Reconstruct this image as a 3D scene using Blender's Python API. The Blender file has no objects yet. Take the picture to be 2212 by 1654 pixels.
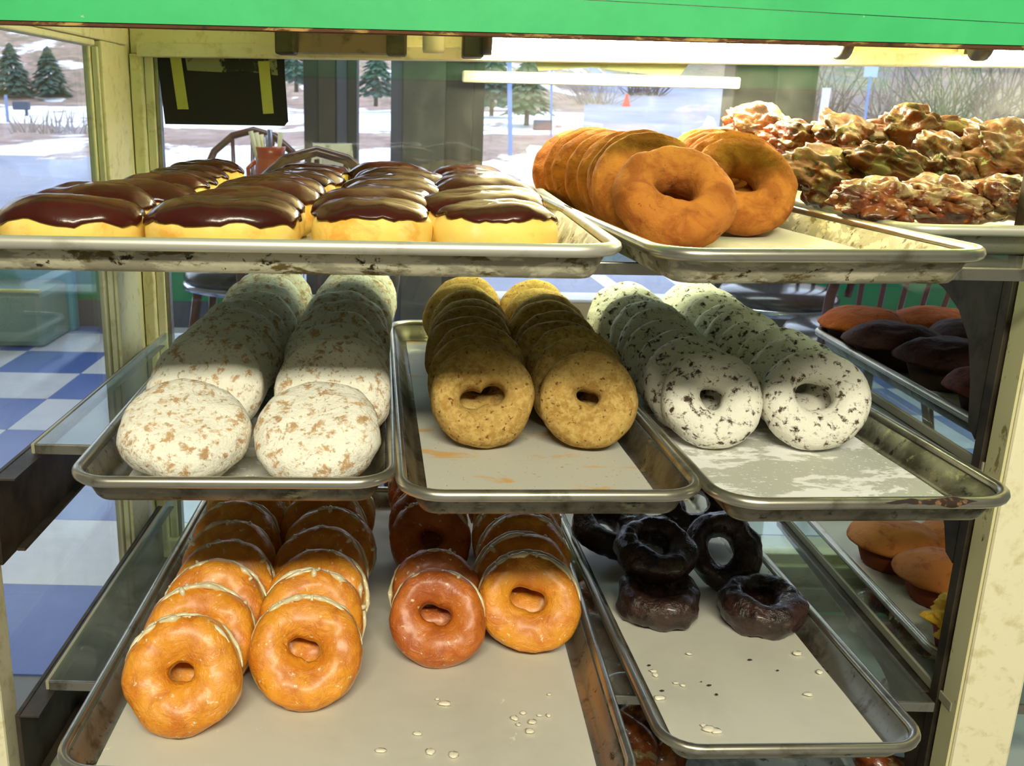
import bpy, bmesh, math, random
from mathutils import Vector, Matrix, noise
random.seed(7)
S = bpy.context.scene
COL = S.collection
R = math.radians
W, H, FPX = 2212, 1654, 2100.0
# ------------------------------------------------------------------ camera
PX, PY = 873.0, 827.0                       # principal point of the photograph
PITCH, YAW, ROLL = math.atan(589 / FPX), R(1.15), 0.013
CAM = Vector((0, 0, 1.06))
_f = Vector((-math.sin(YAW) * math.cos(PITCH), math.cos(YAW) * math.cos(PITCH), -math.sin(PITCH)))
_r0 = Vector((math.cos(YAW), math.sin(YAW), 0))
_u0 = _r0.cross(_f)
_r = _r0 * math.cos(ROLL) + _u0 * math.sin(ROLL)
_u = _u0 * math.cos(ROLL) - _r0 * math.sin(ROLL)
cd = bpy.data.cameras.new('camera'); cam = bpy.data.objects.new('camera', cd); COL.objects.link(cam)
cam.matrix_world = Matrix(((_r.x, _u.x, -_f.x, CAM.x), (_r.y, _u.y, -_f.y, CAM.y), (_r.z, _u.z, -_f.z, CAM.z), (0, 0, 0, 1)))
cd.sensor_width = 36; cd.lens = 36 * FPX / W
cd.shift_x = (W / 2 - PX) / W; cd.shift_y = (PY - H / 2) / W
cd.clip_start = .02; cd.clip_end = 400
cd.dof.use_dof = True; cd.dof.focus_distance = .95; cd.dof.aperture_fstop = 19
S.camera = cam
def ray(px, py): return (_f + _r * ((px - PX) / FPX) - _u * ((py - PY) / FPX))
def at_z(px, py, z): d = ray(px, py); return CAM + d * ((z - CAM.z) / d.z)
def at_y(px, py, y): d = ray(px, py); return CAM + d * (y / d.y)
# ------------------------------------------------------------------ world, exposure, lights
wd = bpy.data.worlds.new('overcast'); S.world = wd; wd.use_nodes = True
bg = wd.node_tree.nodes['Background']; bg.inputs[0].default_value = (.74, .79, 1, 1); bg.inputs[1].default_value = 3.4
vs = S.view_settings; vs.view_transform = 'Standard'; vs.look = 'None'; vs.gamma = 1; vs.use_curve_mapping = False
vs.exposure = 0.1
def area(name, loc, rot, sx, sy, power, col):
    l = bpy.data.lights.new(name, 'AREA'); l.shape = 'RECTANGLE'; l.size = sx; l.size_y = sy; l.energy = power; l.color = col
    o = bpy.data.objects.new(name, l); COL.objects.link(o); o.location = loc; o.rotation_euler = rot
    return o
area('ceiling_strip_light', (.1, -1.38, 2.44), (R(36), 0, 0), 1.5, .22, 84, (1, .95, .74))
area('dining_ceiling_light', (0, 3.2, 2.52), (0, 0, 0), 2.4, .6, 32, (.92, .95, 1))
# ------------------------------------------------------------------ helpers
def srgb(h):
    h = h.lstrip('#'); v = [int(h[i:i + 2], 16) / 255 for i in (0, 2, 4)]
    return tuple(x / 12.92 if x <= .04045 else ((x + .055) / 1.055) ** 2.4 for x in v) + (1,)
class NT:
    def __init__(s, name):
        s.m = bpy.data.materials.new(name); s.m.use_nodes = True; s.t = s.m.node_tree; s.n = s.t.nodes
        s.p = s.n['Principled BSDF']; s.out = s.n['Material Output']; s._co = None
    def new(s, ty, **kw):
        n = s.n.new(ty)
        for k, v in kw.items(): setattr(n, k, v)
        return n
    def link(s, a, b): s.t.links.new(a, b)
    def co(s):
        if s._co is None:
            tc = s.new('ShaderNodeTexCoord'); oi = s.new('ShaderNodeObjectInfo')
            mu = s.new('ShaderNodeMath', operation='MULTIPLY'); mu.inputs[1].default_value = 37.0
            s.link(oi.outputs['Random'], mu.inputs[0])
            ad = s.new('ShaderNodeVectorMath', operation='ADD')
            s.link(tc.outputs['Object'], ad.inputs[0]); s.link(mu.outputs[0], ad.inputs[1]); s._co = ad.outputs[0]; s.raw = tc.outputs['Object']
        return s._co
    def noise(s, scale, detail=4, rough=.6, dist=0, stretch=None):
        c = s.co()
        if stretch:
            mp = s.new('ShaderNodeMapping'); mp.inputs['Scale'].default_value = stretch; s.link(c, mp.inputs[0]); c = mp.outputs[0]
        n = s.new('ShaderNodeTexNoise'); n.inputs['Scale'].default_value = scale; n.inputs['Detail'].default_value = detail
        n.inputs['Roughness'].default_value = rough; n.inputs['Distortion'].default_value = dist
        s.link(c, n.inputs['Vector']); return n.outputs['Fac']
    def ramp(s, fac, lo, hi):
        r = s.new('ShaderNodeMapRange'); r.interpolation_type = 'SMOOTHSTEP'
        r.inputs['From Min'].default_value = lo; r.inputs['From Max'].default_value = hi
        s.link(fac, r.inputs['Value']); return r.outputs['Result']
    def mix(s, fac, a, b):
        m = s.new('ShaderNodeMix', data_type='RGBA')
        if isinstance(fac, (int, float)): m.inputs['Factor'].default_value = fac
        else: s.link(fac, m.inputs['Factor'])
        for v, i in ((a, 'A'), (b, 'B')):
            sock = [k for k in m.inputs if k.name == i and k.type == 'RGBA'][0]
            if isinstance(v, tuple): sock.default_value = v
            else: s.link(v, sock)
        return [k for k in m.outputs if k.type == 'RGBA'][0]
    def bump(s, fac, strength, dist):
        b = s.new('ShaderNodeBump'); b.inputs['Strength'].default_value = strength; b.inputs['Distance'].default_value = dist
        s.link(fac, b.inputs['Height']); s.link(b.outputs[0], s.p.inputs['Normal']); return b
    def set(s, **kw):
        for k, v in kw.items(): s.p.inputs[k.replace('_', ' ')].default_value = v
def mat(name, col, rough=.6, metal=0, layers=(), bump=None, coat=0, spec=.5):
    """layers: (scale, colour, lo, hi[, stretch]) mixed over the base colour by noise"""
    t = NT(name); c = srgb(col)
    for L in layers:
        f = t.ramp(t.noise(L[0], 6, .65, .3, L[4] if len(L) > 4 else None), L[2], L[3]); c = t.mix(f, c, srgb(L[1]))
    if isinstance(c, tuple): t.p.inputs['Base Color'].default_value = c
    else: t.link(c, t.p.inputs['Base Color'])
    t.set(Roughness=rough, Metallic=metal); t.p.inputs['Coat Weight'].default_value = coat; t.p.inputs['Coat Roughness'].default_value = .12
    t.p.inputs['Specular IOR Level'].default_value = spec
    if bump: t.bump(t.noise(bump[0], 5, .6), bump[1], bump[2])
    return t.m
def mesh(name, verts, faces, m=None, smooth=True):
    me = bpy.data.meshes.new(name); me.from_pydata([tuple(v) for v in verts], [], faces); me.validate(); me.update()
    if m: me.materials.append(m)
    if smooth: me.shade_smooth()
    return me
def obj(name, me, parent=None, M=None):
    o = bpy.data.objects.new(name, me); COL.objects.link(o)
    if parent: o.parent = parent
    if M is not None: o.matrix_local = M
    return o
def tag(o, label=None, cat=None, group=None, kind=None):
    for k, v in (('label', label), ('category', cat), ('group', group), ('kind', kind)):
        if v: o[k] = v
    return o
def empty(name, loc, rz=0, label=None, cat=None, group=None):
    o = bpy.data.objects.new(name, None); COL.objects.link(o); o.location = loc; o.rotation_euler = (0, 0, rz); o.empty_display_size = .02
    return tag(o, label, cat, group)
class MB:
    def __init__(s): s.v = []; s.f = []
    def add(s, v, f):
        k = len(s.v); s.v += [tuple(p) for p in v]; s.f += [tuple(i + k for i in q) for q in f]; return s
    def box(s, x0, x1, y0, y1, z0, z1, b=0):
        if b <= 0:
            v = [(x, y, z) for z in (z0, z1) for y in (y0, y1) for x in (x0, x1)]
            return s.add(v, [(0, 2, 3, 1), (4, 5, 7, 6), (0, 1, 5, 4), (2, 6, 7, 3), (0, 4, 6, 2), (1, 3, 7, 5)])
        bm = bmesh.new(); bmesh.ops.create_cube(bm, size=1)
        for q in bm.verts: q.co = ((x0 + x1) / 2 + q.co.x * (x1 - x0), (y0 + y1) / 2 + q.co.y * (y1 - y0), (z0 + z1) / 2 + q.co.z * (z1 - z0))
        bmesh.ops.bevel(bm, geom=bm.edges[:], offset=b, segments=2, affect='EDGES', profile=.5)
        return s.bm(bm)
    def bm(s, bm):
        bm.verts.index_update(); s.add([q.co[:] for q in bm.verts], [tuple(q.index for q in f.verts) for f in bm.faces]); bm.free(); return s
    def tube(s, pts, r, seg=10, closed=False):
        pts = [Vector(p) for p in pts]; n = len(pts); rr = r if isinstance(r, (list, tuple)) else [r] * n
        v = []; up = None
        for i, p in enumerate(pts):
            a = pts[(i - 1) % n] if (closed or i > 0) else p; b = pts[(i + 1) % n] if (closed or i < n - 1) else p
            d = (b - a).normalized()
            if up is None or abs(up.dot(d)) > .98: up = Vector((0, 0, 1)) if abs(d.z) < .9 else Vector((1, 0, 0))
            x = up.cross(d).normalized(); y = d.cross(x); up = y
            for k in range(seg):
                t = 2 * math.pi * k / seg; v.append(p + (x * math.cos(t) + y * math.sin(t)) * rr[i])
        f = []
        for i in range(n if closed else n - 1):
            j = (i + 1) % n
            for k in range(seg): f.append((i * seg + k, i * seg + (k + 1) % seg, j * seg + (k + 1) % seg, j * seg + k))
        if not closed: f += [tuple(range(seg))[::-1], tuple((n - 1) * seg + k for k in range(seg))]
        return s.add(v, f)
    def lathe(s, prof, seg=28, c=(0, 0, 0)):
        v = []; f = []; n = len(prof)
        for r, z in prof:
            for k in range(seg):
                t = 2 * math.pi * k / seg; v.append((c[0] + r * math.cos(t), c[1] + r * math.sin(t), c[2] + z))
        for i in range(n - 1):
            for k in range(seg): f.append((i * seg + k, i * seg + (k + 1) % seg, (i + 1) * seg + (k + 1) % seg, (i + 1) * seg + k))
        f += [tuple(range(seg))[::-1], tuple((n - 1) * seg + k for k in range(seg))]
        return s.add(v, f)
    def blob(s, c, rad, sub=2, amp=0, sc=1, off=0, mtx=None):
        bm = bmesh.new(); bmesh.ops.create_icosphere(bm, subdivisions=sub, radius=1)
        for q in bm.verts:
            p = q.co.copy(); k = 1 + amp * noise.noise(p * sc + Vector((off, off * .7, off * 1.3)))
            p = Vector((p.x * rad[0], p.y * rad[1], p.z * rad[2])) * k
            if mtx is not None: p = mtx @ p
            q.co = Vector(c) + p
        return s.bm(bm)
    def build(s, name, m, parent=None, smooth=False, M=None): return obj(name, mesh(name, s.v, s.f, m, smooth), parent, M)
def struct(name, mb, m, parent=None, smooth=False):
    o = mb.build(name, m, parent, smooth); o['kind'] = 'structure'; return o
ORD = ['front', 'second', 'third', 'fourth', 'fifth', 'sixth', 'seventh', 'eighth', 'ninth', 'tenth', 'eleventh', 'twelfth', 'thirteenth', 'fourteenth']
def nth(i, n, noun): return 'front one in' if i == 0 else 'rearmost in' if i == n - 1 else '%s in' % ORD[i]
def fbm(p, o=4):
    a = 0; k = 1; s_ = 1
    for _ in range(o): a += k * noise.noise(p * s_); k *= .5; s_ *= 2.1
    return a
# ------------------------------------------------------------------ materials
def thin_glass(name, tint, dirt, refl=1.0):
    t = NT(name); n = t.n; n.remove(t.p)
    tr = t.new('ShaderNodeBsdfTransparent'); tr.inputs[0].default_value = tint
    gl = t.new('ShaderNodeBsdfGlossy'); gl.inputs['Roughness'].default_value = .02
    df = t.new('ShaderNodeBsdfDiffuse'); df.inputs[0].default_value = (.8, .8, .75, 1)
    fr = t.new('ShaderNodeLayerWeight'); fr.inputs[0].default_value = .5                 # facing = 1 - |cos|, the same on both faces of the pane
    pw = t.new('ShaderNodeMath', operation='POWER'); pw.inputs[1].default_value = 5; t.link(fr.outputs['Facing'], pw.inputs[0])
    mu = t.new('ShaderNodeMath', operation='MULTIPLY_ADD'); mu.inputs[1].default_value = .8 * refl; mu.inputs[2].default_value = .035 * refl; t.link(pw.outputs[0], mu.inputs[0])
    mu.use_clamp = True
    a = t.new('ShaderNodeMixShader'); t.link(mu.outputs[0], a.inputs[0]); t.link(tr.outputs[0], a.inputs[1]); t.link(gl.outputs[0], a.inputs[2])
    f = t.ramp(t.noise(9, 6, .7, 1.5), .45, .8)
    m2 = t.new('ShaderNodeMath', operation='MULTIPLY_ADD'); m2.inputs[1].default_value = dirt; m2.inputs[2].default_value = dirt * .4; t.link(f, m2.inputs[0])
    b = t.new('ShaderNodeMixShader'); t.link(m2.outputs[0], b.inputs[0]); t.link(a.outputs[0], b.inputs[1]); t.link(df.outputs[0], b.inputs[2])
    t.link(b.outputs[0], t.out.inputs[0]); return t.m
GLASS = thin_glass('case_glass', (.93, .97, .95, 1), .05)
SHELFGL = thin_glass('shelf_glass', (.86, .95, .90, 1), .10, .85)
ROOMGL = thin_glass('window_glass', (.96, .98, 1, 1), .02)
EDGE = mat('shelf_edge', '#9c9a80', .3)
CREAM = mat('cream_paint', '#efe8c4', .45, layers=[(60, '#d8ceA0', .5, .7), (14, '#b98f3c', .70, .80), (26, '#6b3d18', .76, .82)], bump=(220, .12, .001))
CREAMR = mat('cream_paint_rusty', '#d2cc9c', .5, layers=[(50, '#8f8a55', .60, .66, (1, 1, .5)), (70, '#4d3a1c', .66, .70, (1, 1, .5))])
CREAMG = mat('cream_sash', '#e6e2c4', .5, layers=[(40, '#c9c49c', .5, .7), (30, '#7a6a3a', .74, .84)])
GREEN = mat('green_paint', '#46c478', .38, layers=[(9, '#3db76e', .4, .7), (34, '#dfe6c0', .70, .715, (.35, 1, 1))], bump=(160, .08, .001))
RUST = mat('rusty_lip', '#5b3515', .8, layers=[(70, '#b99452', .52, .62, (.3, 1, 1)), (30, '#2c1a10', .58, .7)], bump=(200, .5, .002))
ALU = mat('pan_aluminium', '#a9a596', .38, .85, layers=[(26, '#6f6a55', .48, .68), (70, '#4e4a38', .60, .70)], bump=(300, .08, .0006))
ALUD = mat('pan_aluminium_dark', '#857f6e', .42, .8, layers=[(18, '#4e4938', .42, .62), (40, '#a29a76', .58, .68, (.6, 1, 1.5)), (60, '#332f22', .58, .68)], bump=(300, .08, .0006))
ALUC = mat('pan_crusty', '#a8a288', .6, .35, layers=[(34, '#d8d2b4', .48, .56, (.6, 1, 1.6)), (44, '#6d6132', .54, .62, (.6, 1, 1.6)), (70, '#35290f', .61, .67)], bump=(160, .5, .0015))
RIM = mat('pan_rim', '#bab6a6', .3, .9, layers=[(30, '#8f8a78', .5, .72), (110, '#6a6148', .68, .78)])
RIMW = mat('pan_rim_lit', '#d3d0c2', .42, .6, layers=[(30, '#b7b3a2', .5, .72)])  # paler, less metallic copy: strong light on the top rims put into the colour
PAPER = mat('parchment', '#d5d2c4', .55, layers=[(5, '#c9c6b8', .4, .7), (24, '#f4efd8', .66, .70)], bump=(8, .15, .004))
PAPERS = mat('parchment_sugar', '#c9cabf', .55, layers=[(16, '#ffffff', .50, .56, (1, 1.6, 1)), (240, '#ffffff', .60, .64)], bump=(70, .2, .001))
PAPERC = mat('parchment_cinnamon', '#cdccc0', .55, layers=[(14, '#d9b070', .55, .66, (.8, 2, 1)), (260, '#b98c4c', .64, .68)])
BRACK = mat('bracket_steel', '#51483b', .5, .6, layers=[(16, '#332b22', .4, .65), (50, '#8a7a52', .66, .76)], bump=(120, .2, .001))
STEEL = mat('dull_steel', '#9a988c', .35, .85, layers=[(30, '#6e6a5c', .5, .7)])
PLAST = mat('lampholder_black', '#2b2720', .5, layers=[(40, '#6b5f42', .6, .72)])
WHITEP = mat('starter_plastic', '#c9c4ae', .5)
BLACK = mat('black_card', '#15121a', .75, layers=[(3, '#1e1a22', .45, .7)])
TAPE = mat('masking_tape', '#b7b65e', .7, layers=[(30, '#a5a552', .5, .7)])
TORN = mat('torn_paper', '#2a2a22', .9, layers=[(30, '#8a8c6c', .44, .50)], bump=(40, .4, .003))
TAN = mat('tan_card', '#b9a878', .8, layers=[(4, '#8f8058', .5, .53)])
def lamp_mat():
    t = NT('lit_tube'); t.set(); t.p.inputs['Base Color'].default_value = (1, 1, .9, 1)
    t.p.inputs['Emission Color'].default_value = (1, .93, .62, 1); t.p.inputs['Emission Strength'].default_value = 72; return t.m
TUBE = lamp_mat()
def glazed_mat(name, a, b, pale, band):
    t = NT(name); c = t.mix(t.ramp(t.noise(38, 5, .6, .5), .38, .66), srgb(a), srgb(b)); 
    sx = t.new('ShaderNodeSeparateXYZ'); t.link(t.raw, sx.inputs[0]); ab = t.new('ShaderNodeMath', operation='ABSOLUTE'); t.link(sx.outputs['Z'], ab.inputs[0])
    ad = t.new('ShaderNodeMath', operation='MULTIPLY_ADD'); t.link(t.noise(60, 3), ad.inputs[0]); ad.inputs[1].default_value = .006; t.link(ab.outputs[0], ad.inputs[2])
    c = t.mix(t.ramp(ad.outputs[0], band + .0035, band), c, srgb(pale))
    c = t.mix(t.ramp(t.noise(150, 3, .6), .64, .72), c, srgb('#f0d9a8'))
    t.link(c, t.p.inputs['Base Color']); t.set(Roughness=.38); t.p.inputs['Coat Weight'].default_value = .25; t.p.inputs['Coat Roughness'].default_value = .25
    t.p.inputs['Subsurface Weight'].default_value = 0
    t.bump(t.noise(60, 6, .62, .8), .7, .006); return t.m
GLAZED = glazed_mat('glazed_crust', '#f0a02c', '#d97f20', '#f2d58a', .0045)
GLAZEDB = glazed_mat('glazed_crust_brown', '#cf7426', '#b45a20', '#dca868', .003)
GLAZE = mat('sugar_glaze', '#e6d9b0', .22, coat=.6)
def cake(name, a, b, crack, sug=None, bumpy=.5, lo=.46, hi=.60, scale=42, speck=None):
    t = NT(name); c = t.mix(t.ramp(t.noise(30, 6, .65, .6), .38, .66), srgb(a), srgb(b))
    c = t.mix(t.ramp(t.noise(70, 6, .7, 1.2), .60, .70), c, srgb(crack))
    if sug: c = t.mix(t.ramp(t.noise(scale, 8, .70, .25), lo, hi), c, srgb(sug))
    if speck: c = t.mix(t.ramp(t.noise(190, 5, .6), .60, .66), c, srgb(speck))
    t.link(c, t.p.inputs['Base Color']); t.set(Roughness=.85); t.p.inputs['Specular IOR Level'].default_value = .25
    t.bump(t.noise(110, 6, .7), bumpy, .003); return t.m
BROWN = cake('old_fashioned_crust', '#c07830', '#98541e', '#7a3a12', bumpy=.9)
CINN = cake('cinnamon_sugar_crust', '#a8823f', '#c09a55', '#7d5a26', '#cbab66', .6, .40, .62, 150, '#7a5424')
SUGCH = cake('sugared_chocolate_crust', '#5a4636', '#4a382b', '#2f2018', '#f1eee0', .9, .375, .48, 110)
JELLY = cake('powdered_bun_crust', '#d0ab7c', '#b8946a', '#d08a48', '#f6f3e4', .9, .385, .50, 85, '#c2b08e')
CHOCD = mat('dark_chocolate_crust', '#3d2620', .36, layers=[(40, '#1f1210', .42, .62), (70, '#8d7f6c', .64, .74)], bump=(80, .8, .006), coat=.35)
DOUGH = mat('eclair_dough', '#fcd76c', .6, layers=[(22, '#eda83a', .52, .72), (40, '#fbe49c', .5, .8)], bump=(60, .3, .002))
CHOC = mat('chocolate_icing', '#3a140c', .2, layers=[(14, '#4a1c10', .4, .7)], bump=(40, .2, .003), coat=.0, spec=.38)
MUFO = mat('bran_muffin_crust', '#a4521c', .8, layers=[(60, '#6d2f10', .55, .68), (24, '#bb6a2a', .5, .7)], bump=(90, .6, .004), spec=.25)
MUFD = mat('chocolate_muffin_crust', '#3a1a18', .7, layers=[(60, '#220f10', .5, .66), (30, '#5c2c20', .6, .75)], bump=(90, .6, .004), spec=.2)
MUFR = mat('brown_muffin_crust', '#6d2c16', .75, layers=[(60, '#3b160e', .5, .66)], bump=(90, .6, .004))
CORN = mat('corn_muffin_crust', '#c77a34', .8, layers=[(40, '#a65a26', .5, .68)], bump=(90, .4, .003))
CRUMB = mat('corn_crumb', '#f0bd30', .9, bump=(140, .8, .004))
CUP = mat('muffin_side', '#3a1d10', .8, layers=[(40, '#24100a', .5, .7)])
FRIT = mat('fritter_crust', '#8a451c', .32, layers=[(40, '#4d230f', .42, .62), (24, '#b46a30', .58, .70), (26, '#a68d62', .52, .62, (1, 1.7, 1)), (60, '#ddd2ac', .60, .68, (1, 1.5, 1))], bump=(70, .5, .004), coat=.35)
FGLZ = mat('fritter_glaze', '#cfc4a0', .25, layers=[(40, '#a2875c', .5, .7)], bump=(90, .4, .003), coat=.5)
# ------------------------------------------------------------------ room shell and outdoors
FW = 4.75                                     # inner face of the dining-room window wall
TILEW = mat('tile_white', '#dcdcdf', .3, layers=[(3, '#c9c9d2', .4, .7)])
TILEB = mat('tile_blue', '#4a5fa8', .3, layers=[(3, '#5a6fb8', .4, .7)])
GROUT = mat('subfloor', '#8a8a90', .8)
WALLP = mat('wall_paint', '#b9b6a8', .8); CEILP = mat('ceiling_paint', '#cfcdc4', .9)
GWALL = mat('green_wall', '#0f8a5e', .6, layers=[(2, '#0d7d55', .4, .7)])
BASEB = mat('base_tile', '#4b4f63', .5)
COLM = mat('column_dark', '#241f20', .6, layers=[(5, '#372d2c', .45, .7, (4, 4, .4))])
COLG = mat('column_metal', '#55534b', .5, .2, layers=[(4, '#42403a', .4, .7)])
JAMB = mat('jamb_blue_grey', '#4c4f66', .5); SILL = mat('tan_sill', '#c4a472', .5); WSILL = mat('white_sill_cap', '#dedcd6', .5)
floor = struct('floor', MB().box(-4, 5.5, -2.6, FW + .2, -.06, -.004), GROUT)
tm = [mesh('floor_tile', *[(m_ := MB().box(-.1815, .1815, -.1815, .1815, -.004, .0)).v, m_.f], mt, False) for mt in (TILEW, TILEB)]
t0 = at_z(59.9, 757.6, 0); TS = .365
nx0 = t0.x; ny0 = t0.y
for i in range(-5, 13):
    for j in range(-8, 3):
        x = nx0 + (i + .5) * TS; y = ny0 + (j + .5) * TS
        if y < 1.5 or y > FW: continue
        obj('floor_tile', tm[(i + j) % 2], floor, Matrix.Translation((x, y, 0)))
struct('ceiling', MB().box(-4, 5.5, -2.6, FW + .2, 2.6, 2.7), CEILP)
struct('wall_left', MB().box(-4.1, -4, -2.6, FW + .2, 0, 2.6), WALLP)
struct('wall_right', MB().box(5.5, 5.6, -2.6, FW + .2, 0, 2.6), WALLP)
struct('wall_back', MB().box(-4, 5.5, -2.7, -2.6, 0, 2.6), WALLP)
def wx(px): return at_y(px, 400, FW).x
struct('trim_1', MB().box(-4, 5.5, FW, FW + .15, 2.2, 2.6), WALLP)            # header over the windows
sA, sB, sC1, sC2, sD = wx(480), wx(663), wx(843), wx(1040), wx(1558)
sB2 = wx(772); sD2 = wx(1722)
wl = struct('wall_front_left', MB().box(-4, sA, FW, FW + .12, .13, .46), GWALL)
struct('baseboard_left', MB().box(-4, sA, FW - .02, FW + .12, 0, .13), BASEB)
wr = struct('wall_front_right', MB().box(sD2, 5.5, FW, FW + .12, .13, .46), GWALL)
struct('baseboard_right', MB().box(sD2, 5.5, FW - .02, FW + .12, 0, .13), BASEB)
struct('trim_2', MB().box(-4, sA, FW - .05, FW + .15, .46, .49, .006), WSILL)
struct('trim_3', MB().box(sD2, 5.5, FW - .05, FW + .15, .46, .49, .006), WSILL)
for k, (a, b) in enumerate(((sA, sC1), (sC2, sD))):
    struct('trim_%d' % (4 + k), MB().box(a, b, FW - .03, FW + .14, .0, .165, .006), SILL)
    struct('trim_%d' % (6 + k), MB().box(a, b, FW - .05, FW + .15, .165, .18, .004), WSILL)
# window columns, each a stack of upright boards
def column(n, parts):
    c = struct('trim_%d' % n, MB().box(wx(parts[0][0]) + .01, wx(parts[-1][1]) - .01, FW + .04, FW + .12, 0, 2.2), COLM)
    for a, b, d, m in parts: MB().box(wx(a), wx(b), FW - d, FW + .13, 0, 2.2, .004).build('upright_board', m, c)
column(8, [(660, 692, .03, COLM), (692, 728, .06, mat('board_umber', '#3c3129', .6)), (728, 752, .02, JAMB), (752, 772, .05, COLM)])
column(9, [(843, 869, .02, JAMB), (869, 958, .10, COLG), (958, 1016, .05, COLM), (1016, 1040, .02, COLM)])
column(10, [(1558, 1640, .05, COLM), (1640, 1722, .10, COLG)])
for k, (a, b, z0) in enumerate(((-4, sB, .18), (sB2, sC1, .18), (sC2, sD, .18), (sD2, 5.5, .49))):
    struct('window_%d' % (k + 1), MB().box(a, b, FW + .06, FW + .066, z0, 2.2), ROOMGL)
# outdoors: lot, banks, drive
ASPH = mat('asphalt', '#8a8c9c', .9, layers=[(.6, '#7c7e90', .4, .7), (.2, '#9a9cac', .5, .7)])
MULCH = mat('mulch_bank', '#8d7268', .95, layers=[(2.5, '#a48c82', .45, .65), (6, '#6b5650', .55, .7)], bump=(3, .6, .15))
BRUSHG = mat('hill_brush', '#84725c', .95, layers=[(1.1, '#5d5a4a', .45, .62), (2.2, '#a59080', .52, .66), (.5, '#7a6a70', .5, .65)], bump=(2, .8, .3))
def bank_mat():
    t = NT('bank_cover'); t.co(); sx = t.new('ShaderNodeSeparateXYZ'); t.link(t.raw, sx.inputs[0])
    n = t.noise(.35, 8, .62, .4); n2 = t.noise(1.6, 6, .6)
    c = t.mix(t.ramp(n2, .4, .62), srgb('#9a8078'), srgb('#7d655c')); c = t.mix(t.ramp(t.noise(.8, 5, .6), .55, .66), c, srgb('#a8957e'))
    far = t.mix(t.ramp(n2, .4, .62), srgb('#a58678'), srgb('#7c6a58')); c = t.mix(t.ramp(sx.outputs['Y'], 41, 46), c, far)
    def band(y0, y1, y2, y3, k):
        a = t.ramp(sx.outputs['Y'], y0, y1); b = t.ramp(sx.outputs['Y'], y3, y2); m = t.new('ShaderNodeMath', operation='MULTIPLY'); t.link(a, m.inputs[0]); t.link(b, m.inputs[1])
        m2 = t.new('ShaderNodeMath', operation='MULTIPLY_ADD'); t.link(m.outputs[0], m2.inputs[0]); m2.inputs[1].default_value = k; t.link(n, m2.inputs[2]); return t.ramp(m2.outputs[0], .62, .67)
    for bd in ((19, 21, 22.5, 24.5, .22), (28.5, 30.5, 39, 43, .22), (44, 50, 60, 70, .06)): c = t.mix(band(*bd), c, srgb('#eceef4'))
    t.link(c, t.p.inputs['Base Color']); t.set(Roughness=.95); t.bump(n2, .6, .25); return t.m
BANK = bank_mat()
SNOW = mat('snow', '#eceef4', .8, layers=[(1.2, '#d6dae6', .4, .7)], bump=(2.5, .5, .15))
def terr(x, y):
    if y < 21: return -.12
    u = x / y; k = fbm(Vector((x * .12, y * .12, 3)), 3)
    bank = -.12 + .5 * min(1, (y - 21) / 4) + .05 * max(0, y - 27) + .20 * max(0, y - 43) + .16 * k * min(1, (y - 21) / 6)
    drive = -.12 + .036 * (y - 21) + .0012 * (y - 21) ** 2
    w = min(1, max(0, (u - .13) / .05)) * min(1, max(0, (.36 - u) / .05))
    right = -.12 + .06 * max(0, y - 24) + .0035 * max(0, y - 28) ** 2 + .5 * k * min(1, (y - 21) / 8)
    w2 = min(1, max(0, (u - .33) / .06))
    z = bank * (1 - w) + drive * w
    return z * (1 - w2) + right * w2
xs = [-34 + .5 * i for i in range(150)]; ys = [4.95 + 1.0 * i for i in range(16)] + [21 + .45 * i for i in range(76)] + [56 + 2 * i for i in range(30)]
V = []; F = []; MI = []
for y in ys:
    for x in xs: X = x * max(1, y / 26); V.append((X, y, terr(X, y) + (-.0 if y < 21 else 0)))
nx = len(xs)
for j in range(len(ys) - 1):
    for i in range(nx - 1):
        a = j * nx + i; F.append((a, a + 1, a + nx + 1, a + nx))
        x = (V[a][0] + V[a + 1][0]) / 2; y = (V[a][1] + V[a + nx][1]) / 2; u = x / y
        sn = fbm(Vector((x * .16, y * .22, 9)), 3); k = fbm(Vector((x * .5, y * .5, 1)), 2)
        if y < 21.6 + .8 * k: m_ = 0
        elif .155 + .02 * k < u < .34: m_ = 0 if y < 60 else 2
        elif u >= .33: m_ = 0 if y < 26 else (3 if (y < 30 and sn > .25) else 2)
        else: m_ = 1
        MI.append(m_)
me = mesh('ground', V, F, ASPH)
for m_ in (BANK, BRUSHG, SNOW): me.materials.append(m_)
me.polygons.foreach_set('material_index', MI)
gr = obj('ground', me); gr['kind'] = 'structure'
WLINE = mat('line_paint', '#e4e6ee', .8)
for k, px in enumerate((1330, 1490, 900)):
    a = at_z(px - 40, 596, -.12); b = at_z(px + 60, 668, -.12)
    d = (b - a); n = Vector((-d.y, d.x, 0)).normalized() * .06
    mb = MB().add([a + n, b + n, b - n, a - n] + [q + Vector((0, 0, .006)) for q in (a + n, b + n, b - n, a - n)], [(0, 1, 2, 3), (7, 6, 5, 4), (0, 4, 5, 1), (1, 5, 6, 2), (2, 6, 7, 3), (3, 7, 4, 0)])
    o = mb.build('parking_line', WLINE, gr)
def snow_pile(px, py, Y, w, h, label, off):
    p = at_y(px, py, Y); z0 = terr(p.x, Y) - .05
    mb = MB().blob((0, 0, 0), (w / 2, w * .35, h), 4, .55, 2.2, off)
    mb.v = [(x, y, max(0, z) + .10 * h * noise.noise(Vector((x * 3, y * 3, off))) if z > -.02 else -.02) for x, y, z in mb.v]
    o = mb.build('snow_pile', SNOW, None, True); o.location = (p.x, Y, z0 - .02); tag(o, label, 'snow pile', 'snow piles beyond the windows')
snow_pile(1080, 380, 13.5, 1.5, .50, 'lumpy snow pile right of the wide window column, behind the rear donuts', 1)
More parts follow.
